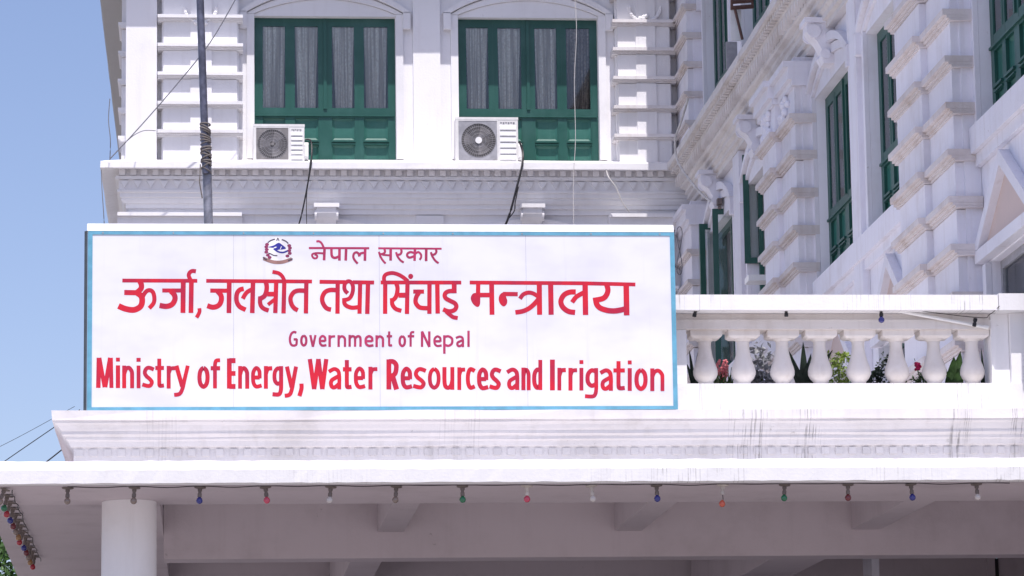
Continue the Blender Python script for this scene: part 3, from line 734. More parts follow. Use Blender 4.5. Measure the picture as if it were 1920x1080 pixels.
# ================================================================ sign board
YS = 35.06
SB = thing('sign_board', 'wide white ministry sign with red Nepali and English lettering and a blue frame', 'sign', (xat(715, 600, YS), YS + .05, Zt))
sx0, sx1 = xat(164, 600, YS), xat(1268, 600, YS); sz0, sz1 = Zt + .012, zat(715, 434, YS)
rnd = random.Random(2)
cuts = [sx0 + .03] + [xat(px, 600, YS) for px in (438, 712, 988)] + [sx1 - .03]
for a_, b_ in zip(cuts, cuts[1:]):                       # four sheets butted with a fine joint
    pn = MB(); nu, nv = 7, 6
    for j in range(nv + 1):
        for i in range(nu + 1):
            edge = i in (0, nu) or j in (0, nv)
            pn.v.append((a_ + .001 + (b_ - a_ - .002) * i / nu, YS + .02 + (0 if edge else rnd.uniform(-.0003, .0003)), sz0 + .03 + (sz1 - sz0 - .06) * j / nv))
    pn.f += [(j * (nu + 1) + i, j * (nu + 1) + i + 1, (j + 1) * (nu + 1) + i + 1, (j + 1) * (nu + 1) + i) for j in range(nv) for i in range(nu)]
    pn.build('sign_sheet', 'sign_white', SB, smooth=True)
MB().box(sx0 + .01, sx1 - .01, YS + .03, YS + .12, sz0 + .01, sz1 - .01).build('sign_backing', 'frame_grey', SB)
fw = .046
MB().box(sx0, sx0 + fw, YS + .013, YS + .028, sz0, sz1).build('frame_bar', 'blue_frame', SB)
MB().box(sx1 - fw, sx1, YS + .013, YS + .028, sz0, sz1).build('frame_bar', 'blue_frame', SB)
MB().box(sx0 + fw, sx1 - fw, YS + .0135, YS + .028, sz0, sz0 + fw * .75).build('frame_bar', 'blue_frame', SB)
MB().box(sx0 + fw, sx1 - fw, YS + .0135, YS + .028, sz1 - fw * .75, sz1).build('frame_bar', 'blue_frame', SB)
MB().prism_x([(YS + .012, sz1 + .003), (YS + .13, sz1 + .003), (YS + .13, sz1 + .10), (YS + .03, sz1 + .075)], sx0 - .01, sx1 - .004).build('top_flashing', 'flashing', SB)
MB().box(xat(157.5, 600, YS + .03), sx0 - .008, YS + .02, YS + .07, sz0, sz1 + .0).build('angle_iron', 'iron', SB)
MB().box(xat(159.5, 600, YS + .03), sx0 - .004, YS - .0, YS + .018, sz0, sz1 + .0).build('side_flange', 'iron', SB)
for k in range(9):
    xx = sx0 + .15 + (sx1 - sx0 - .3) * k / 8
    MB().disc_y(xx, sz1 - fw * .4, .009, YS + .010, YS + .0128, 8).build('rivet', 'frame_grey', SB)

# ---- lettering: brush strokes traced as flat painted ribbons
YT = YS + .0188
def S2(px, py, k=0): return at(px, py, Y=YT - .00007 * k)
def ribbon(mb, pts, wd, k):
    """pts in photo pixels on the sign face, wd a width or a list of widths"""
    P_ = [Vector((p[0], p[1])) for p in pts]; n = len(P_); wds = wd if isinstance(wd, list) else [wd] * n; L, R_ = [], []
    for i in range(n):
        d = P_[min(i + 1, n - 1)] - P_[max(i - 1, 0)]
        d = d.normalized() if d.length > 1e-6 else Vector((1, 0)); nv_ = Vector((-d.y, d.x)); sc_ = 1.0
        if 0 < i < n - 1:
            d1 = (P_[i] - P_[i - 1]); 
            if d1.length > 1e-6: sc_ = 1 / max(.6, abs(d1.normalized().dot(d)))
        L.append(P_[i] + nv_ * wds[i] / 2 * sc_); R_.append(P_[i] - nv_ * wds[i] / 2 * sc_)
    vs = [S2(p.x, p.y, k) for p in L] + [S2(p.x, p.y, k) for p in R_]
    mb.add(vs, [(i, i + 1, i + 1 + n, i + n) for i in range(n - 1)])
def fillpoly(mb, pts, k):
    sp = spline([(p[0], p[1]) for p in pts], 5, True)[:-1]
    mb.add([S2(p.x, p.y, k) for p in sp], [tuple(range(len(sp)))])
def word(name, crop, strokes, mat, k0=0):
    ox, oy, s = crop; mb = MB()
    for k, st in enumerate(strokes, k0):
        kind, wd, pts = st
        pts = [(ox + x / s, oy + y / s) for x, y in pts]
        if kind == 'c': pts = [tuple(p) for p in spline(pts, 5)]
        if kind == 'o': pts = [tuple(p) for p in spline(pts, 5, True)]
        if kind == 'f': fillpoly(mb, pts, k)
        else: ribbon(mb, pts, wd / s, k)
    return mb.build(name, mat, SB)
A = (570, 440, 7.111)
word('painted_word', A, [('l', 28, [(65, 178), (870, 180)]), ('c', 26, [(272, 250), (180, 245), (120, 255), (108, 280), (130, 312), (165, 312), (178, 288), (160, 268), (140, 268)]),
    ('l', 36, [(274, 180), (268, 342)]), ('c', 28, [(165, 92), (200, 88), (235, 115), (262, 170)]),
    ('c', 34, [(366, 180), (368, 265), (385, 300), (420, 308), (465, 290)]), ('l', 36, [(474, 180), (472, 345)]), ('l', 36, [(562, 180), (556, 345)]),
    ('l', 36, [(816, 180), (812, 347)]), ('c', 30, [(738, 290), (725, 250), (695, 235), (665, 255), (658, 300), (680, 345), (716, 385)]), ('c', 30, [(738, 285), (755, 250), (805, 240)])], 'sign_crimson')
word('painted_word', A, [('l', 26, [(990, 181), (1835, 187)]), ('c', 30, [(1072, 190), (1080, 225), (1060, 252), (1010, 262)]), ('c', 28, [(1000, 228), (1015, 280), (1045, 335), (1088, 385)]),
    ('l', 26, [(1045, 268), (1150, 276)]), ('l', 36, [(1156, 185), (1155, 345)]),
    ('c', 30, [(1295, 192), (1300, 230), (1280, 262), (1235, 268)]), ('c', 28, [(1228, 232), (1245, 285), (1285, 340), (1330, 370)]),
    ('c', 30, [(1475, 245), (1420, 232), (1380, 252), (1378, 285), (1410, 305), (1470, 285)]), ('l', 34, [(1480, 185), (1474, 348)]), ('c', 28, [(1485, 250), (1525, 232), (1558, 262), (1562, 300), (1542, 335)]),
    ('l', 36, [(1630, 185), (1628, 352)]), ('c', 30, [(1758, 192), (1765, 230), (1740, 262), (1700, 268)]), ('c', 28, [(1692, 232), (1710, 285), (1750, 345), (1795, 380)])], 'sign_crimson')
Bc = (210, 500, 9.816)
word('painted_word', Bc, [('l', 70, [(190, 255), (1570, 260)]), ('c', 100, [(515, 270), (542, 340), (530, 410), (455, 478)]), ('l', 95, [(225, 475), (490, 480)]),
    ('c', 108, [(460, 480), (540, 545), (555, 640), (525, 730), (440, 785), (350, 795), (230, 770), (118, 722)]),
    ('c', 78, [(560, 565), (600, 490), (650, 442), (710, 436), (758, 478), (780, 575), (765, 670), (685, 765)]),
    ('l', 74, [(925, 438), (1280, 438)]), ('c', 98, [(1085, 450), (1145, 515), (1160, 590), (1130, 665), (1075, 712), (985, 730), (875, 712)]), ('l', 92, [(1312, 260), (1306, 850)]),
    ('l', 88, [(1462, 260), (1453, 850)]), ('c', 74, [(1460, 270), (1425, 200), (1412, 150), (1438, 100), (1485, 78), (1545, 86)]), ('c', 70, [(1608, 765), (1612, 820), (1592, 875), (1556, 935)])], 'sign_red')
Cc = (380, 500, 9.143)
word('painted_word', Cc, [('l', 64, [(60, 243), (1875, 254)]), ('l', 72, [(130, 410), (430, 412)]), ('c', 88, [(255, 420), (310, 485), (322, 555), (300, 630), (250, 678), (170, 695), (78, 668)]), ('l', 82, [(456, 250), (450, 795)]),
    ('c', 80, [(705, 378), (640, 395), (592, 450), (578, 540), (592, 620), (640, 690), (738, 738)]), ('c', 74, [(845, 390), (770, 430), (722, 485), (688, 550)]), ('l', 80, [(864, 250), (850, 795)]),
    ('c', 80, [(1080, 250), (1098, 330), (1092, 420), (1060, 500), (990, 545), (950, 548)]), ('c', 74, [(986, 520), (985, 620), (1010, 685), (1060, 725), (1132, 750)]), ('l', 80, [(1110, 470), (1250, 470)]),
    ('l', 62, [(1120, 650), (1235, 560)]), ('l', 75, [(1262, 250), (1245, 795)]), ('l', 75, [(1400, 250), (1386, 800)]), ('c', 64, [(1402, 240), (1365, 165), (1300, 110), (1196, 88)]),
    ('c', 76, [(1765, 412), (1640, 410), (1560, 440), (1510, 520), (1510, 600), (1538, 670), (1580, 718), (1632, 745)]), ('l', 75, [(1778, 255), (1770, 800)])], 'sign_red')
Dc = (590, 500, 9.817)
word('painted_word', Dc, [('l', 72, [(90, 278), (560, 284)]), ('l', 72, [(700, 286), (1095, 292)]), ('c', 84, [(400, 432), (280, 430), (190, 470), (142, 560), (146, 650), (190, 735), (240, 775), (302, 790)]), ('l', 80, [(424, 280), (420, 865)]),
    ('c', 74, [(610, 490), (562, 440), (546, 375), (562, 305), (620, 268), (676, 292), (704, 360), (702, 450), (675, 535), (620, 595), (508, 618)]), ('c', 78, [(545, 585), (548, 670), (590, 722), (690, 755), (815, 742)]),
    ('l', 78, [(838, 290), (825, 865)]), ('l', 82, [(982, 290), (968, 870)])], 'sign_red')
Ec = (705, 500, 9.818)
word('painted_word', Ec, [('l', 70, [(85, 290), (1570, 293)]), ('l', 80, [(170, 290), (168, 868)]), ('c', 72, [(168, 320), (146, 215), (180, 145), (290, 116), (400, 140), (500, 195), (590, 270)]),
    ('f', 0, [(592, 180), (605, 145), (638, 131), (672, 145), (685, 180), (665, 218), (638, 228), (608, 215)]), ('c', 80, [(372, 300), (395, 380), (392, 460), (368, 550), (320, 608), (258, 622)]),
    ('c', 78, [(297, 590), (298, 680), (330, 745), (380, 785), (468, 812)]), ('l', 92, [(415, 525), (560, 525)]), ('l', 80, [(580, 290), (570, 870)]),
    ('l', 75, [(685, 458), (885, 458)]), ('c', 82, [(800, 465), (745, 550), (728, 640), (760, 712), (825, 755), (965, 765)]), ('l', 80, [(985, 290), (983, 868)]), ('l', 82, [(1128, 290), (1136, 862)]),
    ('l', 90, [(1440, 300), (1440, 488)]), ('c', 80, [(1460, 448), (1350, 450), (1285, 480), (1264, 530), (1290, 585), (1370, 630), (1450, 672), (1480, 730), (1452, 790), (1390, 818), (1320, 818), (1235, 785)]),
    ('c', 74, [(1290, 825), (1355, 880), (1420, 928), (1505, 945)])], 'sign_red')
Fc = (870, 500, 9.818)
word('painted_word', Fc, [('l', 70, [(105, 292), (2171, 305), (3156, 328)]), ('l', 80, [(262, 300), (258, 530)]), ('f', 0, [(160, 500), (225, 482), (296, 500), (300, 600), (292, 700), (250, 742), (185, 706), (140, 640), (124, 570)]),
    ('l', 84, [(270, 522), (500, 522)]), ('l', 90, [(508, 300), (516, 885)]), ('l', 78, [(720, 502), (990, 506)]), ('f', 0, [(740, 466), (665, 510), (638, 590), (665, 680), (730, 732), (785, 690), (797, 620), (775, 550), (790, 490)]),
    ('c', 76, [(1030, 590), (1090, 512), (1180, 478), (1270, 492), (1360, 545)]), ('c', 86, [(945, 842), (1080, 820), (1200, 765), (1300, 680), (1385, 580)]), ('l', 94, [(1386, 300), (1392, 885)]), ('l', 96, [(1595, 300), (1604, 885)]),
    ('c', 95, [(2058, 465), (1941, 470), (1841, 520), (1785, 620), (1801, 715), (1861, 785), (1941, 828), (2046, 842)]), ('c', 84, [(2200, 478), (2105, 530), (2050, 572), (1990, 655)]), ('l', 100, [(2230, 320), (2238, 888)]),
    ('c', 98, [(2628, 330), (2650, 430), (2620, 525), (2550, 588), (2376, 622)]), ('c', 100, [(2430, 575), (2440, 680), (2500, 755), (2620, 800), (2750, 815), (2870, 800), (2975, 775)]), ('l', 104, [(2986, 330), (2995, 895)])], 'sign_red')
GL = {
 'i': [('l', [(.5, 0), (.5, 1)]), ('l', [(.5, 1.17), (.5, 1.34)])], 'n': [('l', [(0, 0), (0, 1)]), ('c', [(0, .62), (.22, .84), (.6, .9), (.95, .74), (1, .5), (1, 0)])],
 's': [('c', [(1.25, .82), (.6, .9), (.2, .84), (.03, .68), (.25, .53), (.7, .40), (.98, .26), (.75, .11), (.35, .1), (-.3, .16)])],
 't': [('c', [(.42, 1.30), (.42, .8), (.42, .28), (.55, .11), (2, .12)]), ('l', [(-2, .89), (2, .89)])], 'r': [('l', [(0, 0), (0, 1)]), ('c', [(0, .66), (.3, .84), (.65, .89), (2, .90)])],
 'y': [('l', [(.02, 1), (.52, .08)]), ('c', [(1, 1), (.75, .45), (.55, .0), (.3, -.24), (-2, -.29)])], 'o': [('o', [(.5, .91), (.88, .78), (1, .5), (.88, .22), (.5, .09), (.12, .22), (0, .5), (.12, .78)])],
 'f': [('c', [(2, 1.24), (.65, 1.22), (.42, 1.03), (.42, .7), (.42, 0)]), ('l', [(-2, .89), (2, .89)])], 'E': [('l', [(0, 0), (0, 1.33)]), ('l', [(0, 1.235), (2, 1.235)]), ('l', [(0, .67), (2, .67)]), ('l', [(0, .095), (2, .095)])],
 'e': [('l', [(.03, .49), (1, .49)]), ('c', [(1, .45), (.95, .77), (.5, .91), (.08, .75), (0, .5), (.1, .24), (.5, .09), (2, .14)])],
 'g': [('c', [(1, .84), (.5, .9), (.1, .76), (0, .55), (.1, .34), (.5, .22), (1, .3)]), ('c', [(1, 1), (1, .5), (1, .08), (.9, -.14), (.6, -.25), (-.3, -.24)])],
 ',': [('c', [(.75, .25), (.75, .02), (.15, -.3)])], 'W': [('l', [(0, 1.33), (.26, 0)]), ('l', [(.26, 0), (.52, 1.33)]), ('l', [(.52, 1.33), (.76, 0)]), ('l', [(.76, 0), (1, 1.33)])],
 'a': [('c', [(-.25, .78), (.4, .9), (.88, .80), (1, .55), (1, .25), (1, 0)]), ('c', [(1, .60), (.5, .50), (.1, .40), (0, .25), (.15, .11), (.5, .1), (1, .26)])],
 'R': [('l', [(0, 0), (0, 1.33)]), ('c', [(0, 1.235), (.55, 1.23), (.92, 1.1), (.95, .92), (.82, .72), (.5, .62), (0, .62)]), ('l', [(.45, .62), (1, 0)])],
 'u': [('c', [(0, 1), (0, .4), (.13, .15), (.5, .09), (.85, .2), (1, .42)]), ('l', [(1, 1), (1, 0)])], 'c': [('c', [(2, .83), (.55, .91), (.12, .75), (0, .5), (.12, .25), (.55, .09), (2, .15)])],
 'd': [('c', [(1, .85), (.5, .9), (.1, .75), (0, .5), (.1, .25), (.5, .1), (1, .22)]), ('l', [(1, 1.33), (1, 0)])], 'I': [('l', [(.5, 0), (.5, 1.36)])],
 'M': [('l', [(0, 0), (.04, 1.33)]), ('l', [(.08, 1.33), (.48, .03)]), ('l', [(.52, .03), (.9, 1.33)]), ('l', [(.95, 1.33), (1, 0)])],
 'G': [('c', [(.95, 1.18), (.6, 1.25), (.2, 1.08), (0, .65), (.15, .22), (.5, .09), (.92, .16), (1, .4), (1, .66)]), ('l', [(.55, .62), (1.05, .62)])],
 'v': [('l', [(0, 1), (.5, 0)]), ('l', [(.5, 0), (1, 1)])], 'm': [('l', [(0, 0), (0, 1)]), ('c', [(0, .7), (.2, .88), (.42, .85), (.5, .65), (.5, 0)]), ('c', [(.5, .7), (.72, .88), (.92, .85), (1, .65), (1, 0)])],
 'N': [('l', [(0, 0), (0, 1.33)]), ('l', [(0, 1.33), (1, 0)]), ('l', [(1, 0), (1, 1.33)])], 'p': [('l', [(0, 1), (0, -.58)]), ('c', [(0, .84), (.5, .91), (.93, .74), (1, .5), (.9, .25), (.5, .1), (0, .2)])], 'l': [('l', [(.5, 0), (.5, 1.38)])]}
def latin(letters, wd, mat, base0, base1, xh):
    """letters: (char, px left, px right)"""
    mb = MB(); k = 0; rnd_ = random.Random(len(letters))
    for ch, a, b in letters:
        bl = base0 + (base1 - base0) * (a - 180) / 1070 + rnd_.uniform(-.4, .4); w_ = wd * (1.22 if ch in 'MEWRI' and wd > 6 else 1.0) * (.86 if ch in 'MW' else 1)
        x0, x1 = a + w_ / 2, b - w_ / 2
        if x1 < x0 + .5: x0 = x1 = (a + b) / 2
        for kind, pts in GL[ch]:
            pp = [(b if x == 2 else a if x == -2 else x0 + (x1 - x0) * x, bl - xh * y) for x, y in pts]
            if kind == 'c': pp = [tuple(p) for p in spline(pp, 5)]
            if kind == 'o': pp = [tuple(p) for p in spline(pp, 4, True)]
            wl = w_ * rnd_.uniform(.95, 1.06)
            if ch == ',': wl *= 1.1
            ribbon(mb, pp, wl, k); k += 1
    return mb.build('painted_word', mat, SB)
def c3(x): return 150 + x / 3.4286
def c4(x): return 700 + x / 3.3103
ln4 = [[('M', c3, 104, 216), ('i', c3, 232, 256), ('n', c3, 271, 348), ('i', c3, 363, 390), ('s', c3, 402, 476), ('t', c3, 484, 540), ('r', c3, 557, 612), ('y', c3, 605, 706)],
       [('o', c3, 755, 833), ('f', c3, 840, 901)], [('E', c3, 944, 1000), ('n', c3, 1016, 1088), ('e', c3, 1099, 1168), ('r', c3, 1182, 1236), ('g', c3, 1237, 1306), ('y', c3, 1316, 1402), (',', c3, 1394, 1442)],
       [('W', c3, 1464, 1597), ('a', c3, 1600, 1680), ('t', c3, 1690, 1746), ('e', c3, 1760, 1833), ('r', c3, 1854, 1912)],
       [('R', c4, 81, 160), ('e', c4, 170, 240), ('s', c4, 250, 326), ('o', c4, 338, 418), ('u', c4, 429, 503), ('r', c4, 521, 570), ('c', c4, 574, 630), ('e', c4, 644, 713), ('s', c4, 722, 792)],
       [('a', c4, 830, 906), ('n', c4, 919, 977), ('d', c4, 986, 1049)],
       [('I', c4, 1098, 1125), ('r', c4, 1142, 1195), ('r', c4, 1211, 1265), ('i', c4, 1277, 1306), ('g', c4, 1317, 1396), ('a', c4, 1410, 1487), ('t', c4, 1490, 1561), ('i', c4, 1577, 1606), ('o', c4, 1621, 1702), ('n', c4, 1719, 1807)]]
for wl in ln4: latin([(ch, f(a), f(b)) for ch, f, a, b in wl], 7.6, 'sign_red', 727.5, 733.0, 42.5)
def c5(x): return 530 + x / 5.3333
ln3 = [[('G', 60, 152), ('o', 175, 248), ('v', 265, 340), ('e', 360, 438), ('r', 458, 525), ('n', 548, 635), ('m', 658, 790), ('e', 818, 908), ('n', 928, 1015), ('t', 1040, 1095)], [('o', 1158, 1234), ('f', 1250, 1316)], [('N', 1382, 1478), ('e', 1506, 1590), ('p', 1605, 1708), ('a', 1735, 1815), ('l', 1845, 1872)]]
for wl in ln3: latin([(ch, c5(a), c5(b)) for ch, a, b in wl], 4.4, 'sign_crimson', 649.0, 651.5, 22.0)
# ---- emblem
Em = (480, 440, 18.0)
def em(name, mat, strokes, k0): return word(name, Em, strokes, mat, k0)
em('emblem_field', 'emblem_white', [('f', 0, [(730, 90), (1000, 200), (1130, 400), (1150, 650), (1000, 900), (730, 960), (470, 900), (320, 650), (340, 400), (470, 200)])], 0)
em('emblem_scroll', 'emblem_brown', [('c', 115, [(250, 800), (400, 865), (560, 915), (730, 935), (900, 920), (1060, 875), (1210, 815)])], 2)
for j, (yy, xx) in enumerate(((330, 375), (410, 350), (500, 365), (590, 350), (690, 400), (770, 460), (370, 1120), (450, 1145), (540, 1120), (630, 1140), (720, 1060))):
    em('emblem_petal', 'emblem_maroon', [('f', 0, [(xx + 66 * math.cos(t), yy + 52 * math.sin(t)) for t in [q * math.pi / 4 for q in range(8)]])], 4 + j % 3)
for j, (w_, pts) in enumerate(((42, [(400, 270), (500, 200), (640, 150)]), (42, [(870, 165), (1000, 220), (1090, 300)]), (36, [(420, 620), (520, 660), (600, 700), (720, 710)]), (46, [(240, 760), (300, 820), (370, 850)]), (46, [(1080, 880), (1160, 850), (1235, 810)]), (30, [(700, 210), (735, 120), (780, 210)]))):
    em('emblem_line', 'emblem_dark', [('c', w_, pts)], 8 + j)
em('emblem_mountain', 'emblem_blue', [('f', 0, [(410, 420), (600, 360), (760, 275), (880, 340), (1010, 460), (880, 500), (800, 500), (700, 520), (600, 450)])], 15)
em('emblem_river', 'emblem_blue', [('c', 55, [(600, 470), (720, 560), (850, 600), (960, 590), (1070, 540)])], 16)
em('emblem_snow', 'emblem_white', [('f', 0, [(590, 440), (660, 405), (700, 420), (640, 455)])], 18)
em('emblem_snow', 'emblem_white', [('l', 26, [(860, 390), (820, 490)])], 18)

# ================================================================ air conditioners on the cornice shelf
def air_con(px0, px1, py0, py1, label, cxp, czp, rp, bright_hub, split):
    Y = 59.62; x0, x1 = xat(px0, py1, Y), xat(px1, py1, Y); z1 = zat((px0 + px1) / 2, py0, Y); zb = Z_C1 + .012
    t = thing('air_conditioner', label, 'air conditioner', ((x0 + x1) / 2, Y + .15, zb), 'outdoor air conditioner units on the cornice')
    z0 = zb + .03; cx, cz = xat(cxp, czp, Y), zat(cxp, czp, Y); r = rp / F * Y * 1.0; xs = xat(split, py1, Y)
    cas = MB().box(x0, x1, Y + .02, Y + .33, z0, z1)
    th = .035                                                             # raised front border
    cas.box(x0 - .006, x1 + .006, Y - .004, Y + .05, z1 - .035, z1 + .012)
    co = cas.build('casing', 'ac_white', t)
    # front plate with round opening
    fp = MB(); xa, xb, za, zb_ = x0 + .05, xs - .02, z0 + .035, z1 - .055; n = 32
    ring = [(cx + r * math.cos(2 * math.pi * i / n), cz + r * math.sin(2 * math.pi * i / n)) for i in range(n)]
    sq = []
    for i in range(n):
        c_, s_ = math.cos(2 * math.pi * i / n), math.sin(2 * math.pi * i / n)
        k = min(((xb - cx) if c_ > 0 else (cx - xa)) / max(abs(c_), 1e-5), ((zb_ - cz) if s_ > 0 else (cz - za)) / max(abs(s_), 1e-5))
        sq.append((cx + c_ * k, cz + s_ * k))
    fp.add([(x, Y + .004, z) for x, z in ring] + [(x, Y + .004, z) for x, z in sq], [(i, (i + 1) % n, (i + 1) % n + n, i + n) for i in range(n)])
    fp.build('fan_surround', 'ac_grey' if not bright_hub else 'frame_grey', t)
    fr = MB().box(x0, xa, Y - .002, Y + .019, z0, z1 - .037).box(xb, xs, Y - .002, Y + .019, z0, z1 - .037).box(xa, xb, Y - .001, Y + .019, z0, za).box(xa, xb, Y - .001, Y + .019, zb_, z1 - .037)
    fr.build('front_border', 'ac_white', t)
    MB().disc_y(cx, cz, r * 1.0, Y + .012, Y + .0195).build('fan_recess', 'ac_dark', t)
    bl = MB()
    for q in range(3):
        a0 = q * 2.094 + .5
        pts = [(cx + r * .15 * math.cos(a0), cz + r * .15 * math.sin(a0))] + [(cx + r * .85 * math.cos(a0 + d), cz + r * .85 * math.sin(a0 + d)) for d in (0, .3, .6, .9)] + [(cx + r * .15 * math.cos(a0 + 1.2), cz + r * .15 * math.sin(a0 + 1.2))]
        bl.prism(pts, Y + .007, Y + .011)
    bl.build('fan_blades', 'ac_grey', t)
    gr = MB(); ns = 44
    for i in range(ns):
        a = 2 * math.pi * i / ns
        gr.tube([(cx + r * .2 * math.cos(a), Y + .003, cz + r * .2 * math.sin(a)), (cx + r * .99 * math.cos(a), Y + .003, cz + r * .99 * math.sin(a))], .0022, 4)
    for kk in (.4, .6, .8, .99):
        gr.tube([(cx + r * kk * math.cos(2 * math.pi * i / 32), Y + .0, cz + r * kk * math.sin(2 * math.pi * i / 32)) for i in range(33)], .0022, 4)
    gr.build('wire_guard', 'frame_grey', t)
    MB().disc_y(cx, cz, r * (.19 if bright_hub else .10), Y - .012, Y + .006).build('fan_hub', 'white_plastic' if bright_hub else 'ac_grey', t)
    # louvred service panel
    MB().box(xs + .002, x1, Y + .0, Y + .019, z0, z1 - .037).build('service_panel', 'ac_white', t)
    nl = 6; lz0, lz1 = z0 + .03, z1 - .13; hh = (lz1 - lz0) / nl
    for q in range(nl):
        za_, zc_ = lz0 + hh * q + .012, lz0 + hh * (q + 1)
        MB().prism_x([(Y - .002, za_), (Y - .030, za_ + .012), (Y - .022, zc_ - .02), (Y - .002, zc_)][::-1], xs + .03, x1 - .035).build('louvre', 'ac_louvre', t)
    # tiny maker's mark, unreadable at this size
    mk = MB(); 
    for q in range(6): mk.box(xs + .035 + q * (x1 - xs - .08) / 6, xs + .035 + (q + .7) * (x1 - xs - .08) / 6, Y - .002, Y - .0002, z1 - .10 - .012 * (q % 2), z1 - .075)
    mk.build('maker_mark', 'mark_grey', t)
    # valve cover with pipes at the side, feet
    MB().prism_x([(Y + .06, z0 + .05), (Y + .02, z0 + .10), (Y + .02, z0 + .30), (Y + .10, z0 + .36), (Y + .22, z0 + .36), (Y + .22, z0 + .05)][::-1], x1 + .002, x1 + .07).build('valve_cover', 'white_plastic', t)
    for fx in (x0 + .12, x1 - .2): MB().box(fx, fx + .07, Y + .01, Y + .33, zb, z0 - .001).build('foot', 'ac_grey', t)
    return t, x1
air_con(475, 571, 234, 302, 'smaller dusty air conditioner with dark fan grille, near the leaning pole', 511, 270, 29, False, 543)
air_con(855, 972, 221, 304, 'larger air conditioner with white fan hub below the right-hand front window', 897.5, 263, 33.5, True, 935)

# ================================================================ pole with rope binding
YPO = 37.0
pt_, pb_ = at(378.5, -30, Y=YPO), at(391, 420, Y=YPO)
d_ = (pb_ - pt_) / (pb_.z - pt_.z)
zT = Zt - .028
foot = pb_ + d_ * (zT - pb_.z)
po = thing('flag_pole', 'slim grey steel pole lashed together with rope, leaning behind the sign', 'pole', foot)
jn = at(388, 268, Y=YPO)
def on(z): return foot + d_ * (z - zT)
zj = jn.z
MB().tube([on(zT), on(zj + .12)], .049, 14).build('lower_tube', 'pole_grey', po, smooth=True)
MB().tube([on(zj - .35) + Vector((-.012, -.06, 0)), on(zj + 6) + Vector((-.05, -.06, 0))], .041, 14).build('upper_tube', 'pole_steel', po, smooth=True)
rb = MB()
for k in range(17):
    zz = zj - .30 + k * .031 + random.uniform(-.012, .012); c = on(zz) + Vector((-.006, -.03, 0))
    tilt = random.uniform(-.035, .035)
    rb.tube([(c.x + .053 * math.cos(a), c.y + .08 * math.sin(a), c.z + tilt * math.cos(a)) for a in [i * math.pi / 8 for i in range(17)]], random.uniform(.006, .012), 6)
rb.build('rope_binding', 'rope', po)
MB().tube([tuple(on(zj - .25) + Vector((-.07, -.07, 0))), tuple(on(zj - .45) + Vector((-.085, -.07, 0))), tuple(on(zj - .62) + Vector((-.06, -.07, 0)))], .007, 5).build('rope_tail', 'rope', po)

# ================================================================ cables
def cable(name, pts, r, mat, label, cat='cable', sub=6, grp=None):
    P_ = [at(px, py, Y=Y) for px, py, Y in pts]
    o = MB().tube(spline(P_, sub), r, 6).build(name, mat, None); return tag(o, label, cat, grp)
cable('power_cable', [(572, 262, 59.5), (583, 265, 59.45), (584, 300, 59.3), (577, 345, 59.28), (566, 400, 59.3), (558, 428, 59.4)], .014, 'black_cable', 'black cable hanging from the smaller air conditioner over the cornice')
cable('power_cable', [(582, 300, 59.33), (575, 365, 59.28), (575, 428, 59.3)], .007, 'black_cable', 'thin dark wire dropping beside the smaller unit\'s black cable', 'wire')
cable('power_cable', [(974, 266, 59.5), (980, 285, 59.4), (979, 310, 59.3), (968, 355, 59.27), (956, 400, 59.3), (946, 426, 59.4)], .020, 'black_cable', 'thick black cable hanging from the larger air conditioner over the cornice')
cable('power_cable', [(972, 350, 59.26), (966, 380, 59.25), (964, 396, 59.27), (950, 414, 59.3)], .010, 'black_cable', 'short black offshoot beside the larger unit\'s cable')
cable('white_wire', [(1077, -20, 59.2), (1081, 60, 59.2), (1077, 150, 59.2), (1079, 260, 59.2), (1075, 340, 59.2), (1076, 430, 59.2)], .0055, 'white_cable', 'long pale wire hanging straight down across the right front window', 'wire')
cable('white_wire', [(1135, 308, 59.5), (1140, 330, 59.42), (1155, 352, 59.40), (1166, 378, 59.42), (1180, 398, 59.5)], .011, 'white_cable', 'short pale wire curling down the cornice near the corner', 'wire')
cable('guy_wire', [(452, -20, 58.6), (395, 78, 58.7), (330, 160, 58.8), (262, 238, 58.9), (206, 298, 59.0)], .010, 'grey_wire', 'taut grey wire slanting across the left pilaster to the cornice corner', 'wire')
cable('loose_wire', [(292, 245, 59.5), (270, 245, 59.5), (252, 253, 59.2), (236, 266, 58.9)], .008, 'grey_wire', 'short sagging wire joining the slanting wire at the corner pier', 'wire')
cable('loose_wire', [(206, 185, 59.0), (203.5, 225, 59.0), (207, 262, 59.0), (206, 300, 59.1)], .008, 'grey_wire', 'dark wire dangling against the sky above the cornice corner', 'wire')
cable('loose_wire', [(190, 318, 59.3), (191, 350, 59.3), (194, 395, 59.3), (196, 430, 59.4)], .008, 'grey_wire', 'dark wire hanging below the cornice corner beside the sky', 'wire')
cable('drain_hose', [(1290, 185, 57.4), (1278, 225, 57.6), (1266, 262, 57.8), (1270, 300, 57.8), (1292, 336, 57.4), (1320, 368, 57.0), (1340, 380, 56.8), (1352, 378, 56.6)], .022, 'white_cable', 'grey hose drooping over the wing cornice into the inner corner', 'hose')
jb = at(1349, 378, Y=56.5)
tag(MB().box(jb.x - .035, jb.x + .04, 56.45, 56.6, jb.z - .05, jb.z + .05).box(jb.x - .02, jb.x + .03, 56.5, 56.58, jb.z - .12, jb.z - .072).build('junction_box', 'socket', None), 'small dark junction box at the end of the drooping hose', 'junction box')
coil = []
for k in range(40):
    a = k * .72; coil.append((1274 + 5.0 * math.sin(a * 1.0), 470 - 45 * math.cos(a * .5), 57.6 + .01 * (k % 5)))
cable('wire_coil', coil, .007, 'grey_wire', 'hank of thin grey wire hanging right of the sign', 'wire', 3)
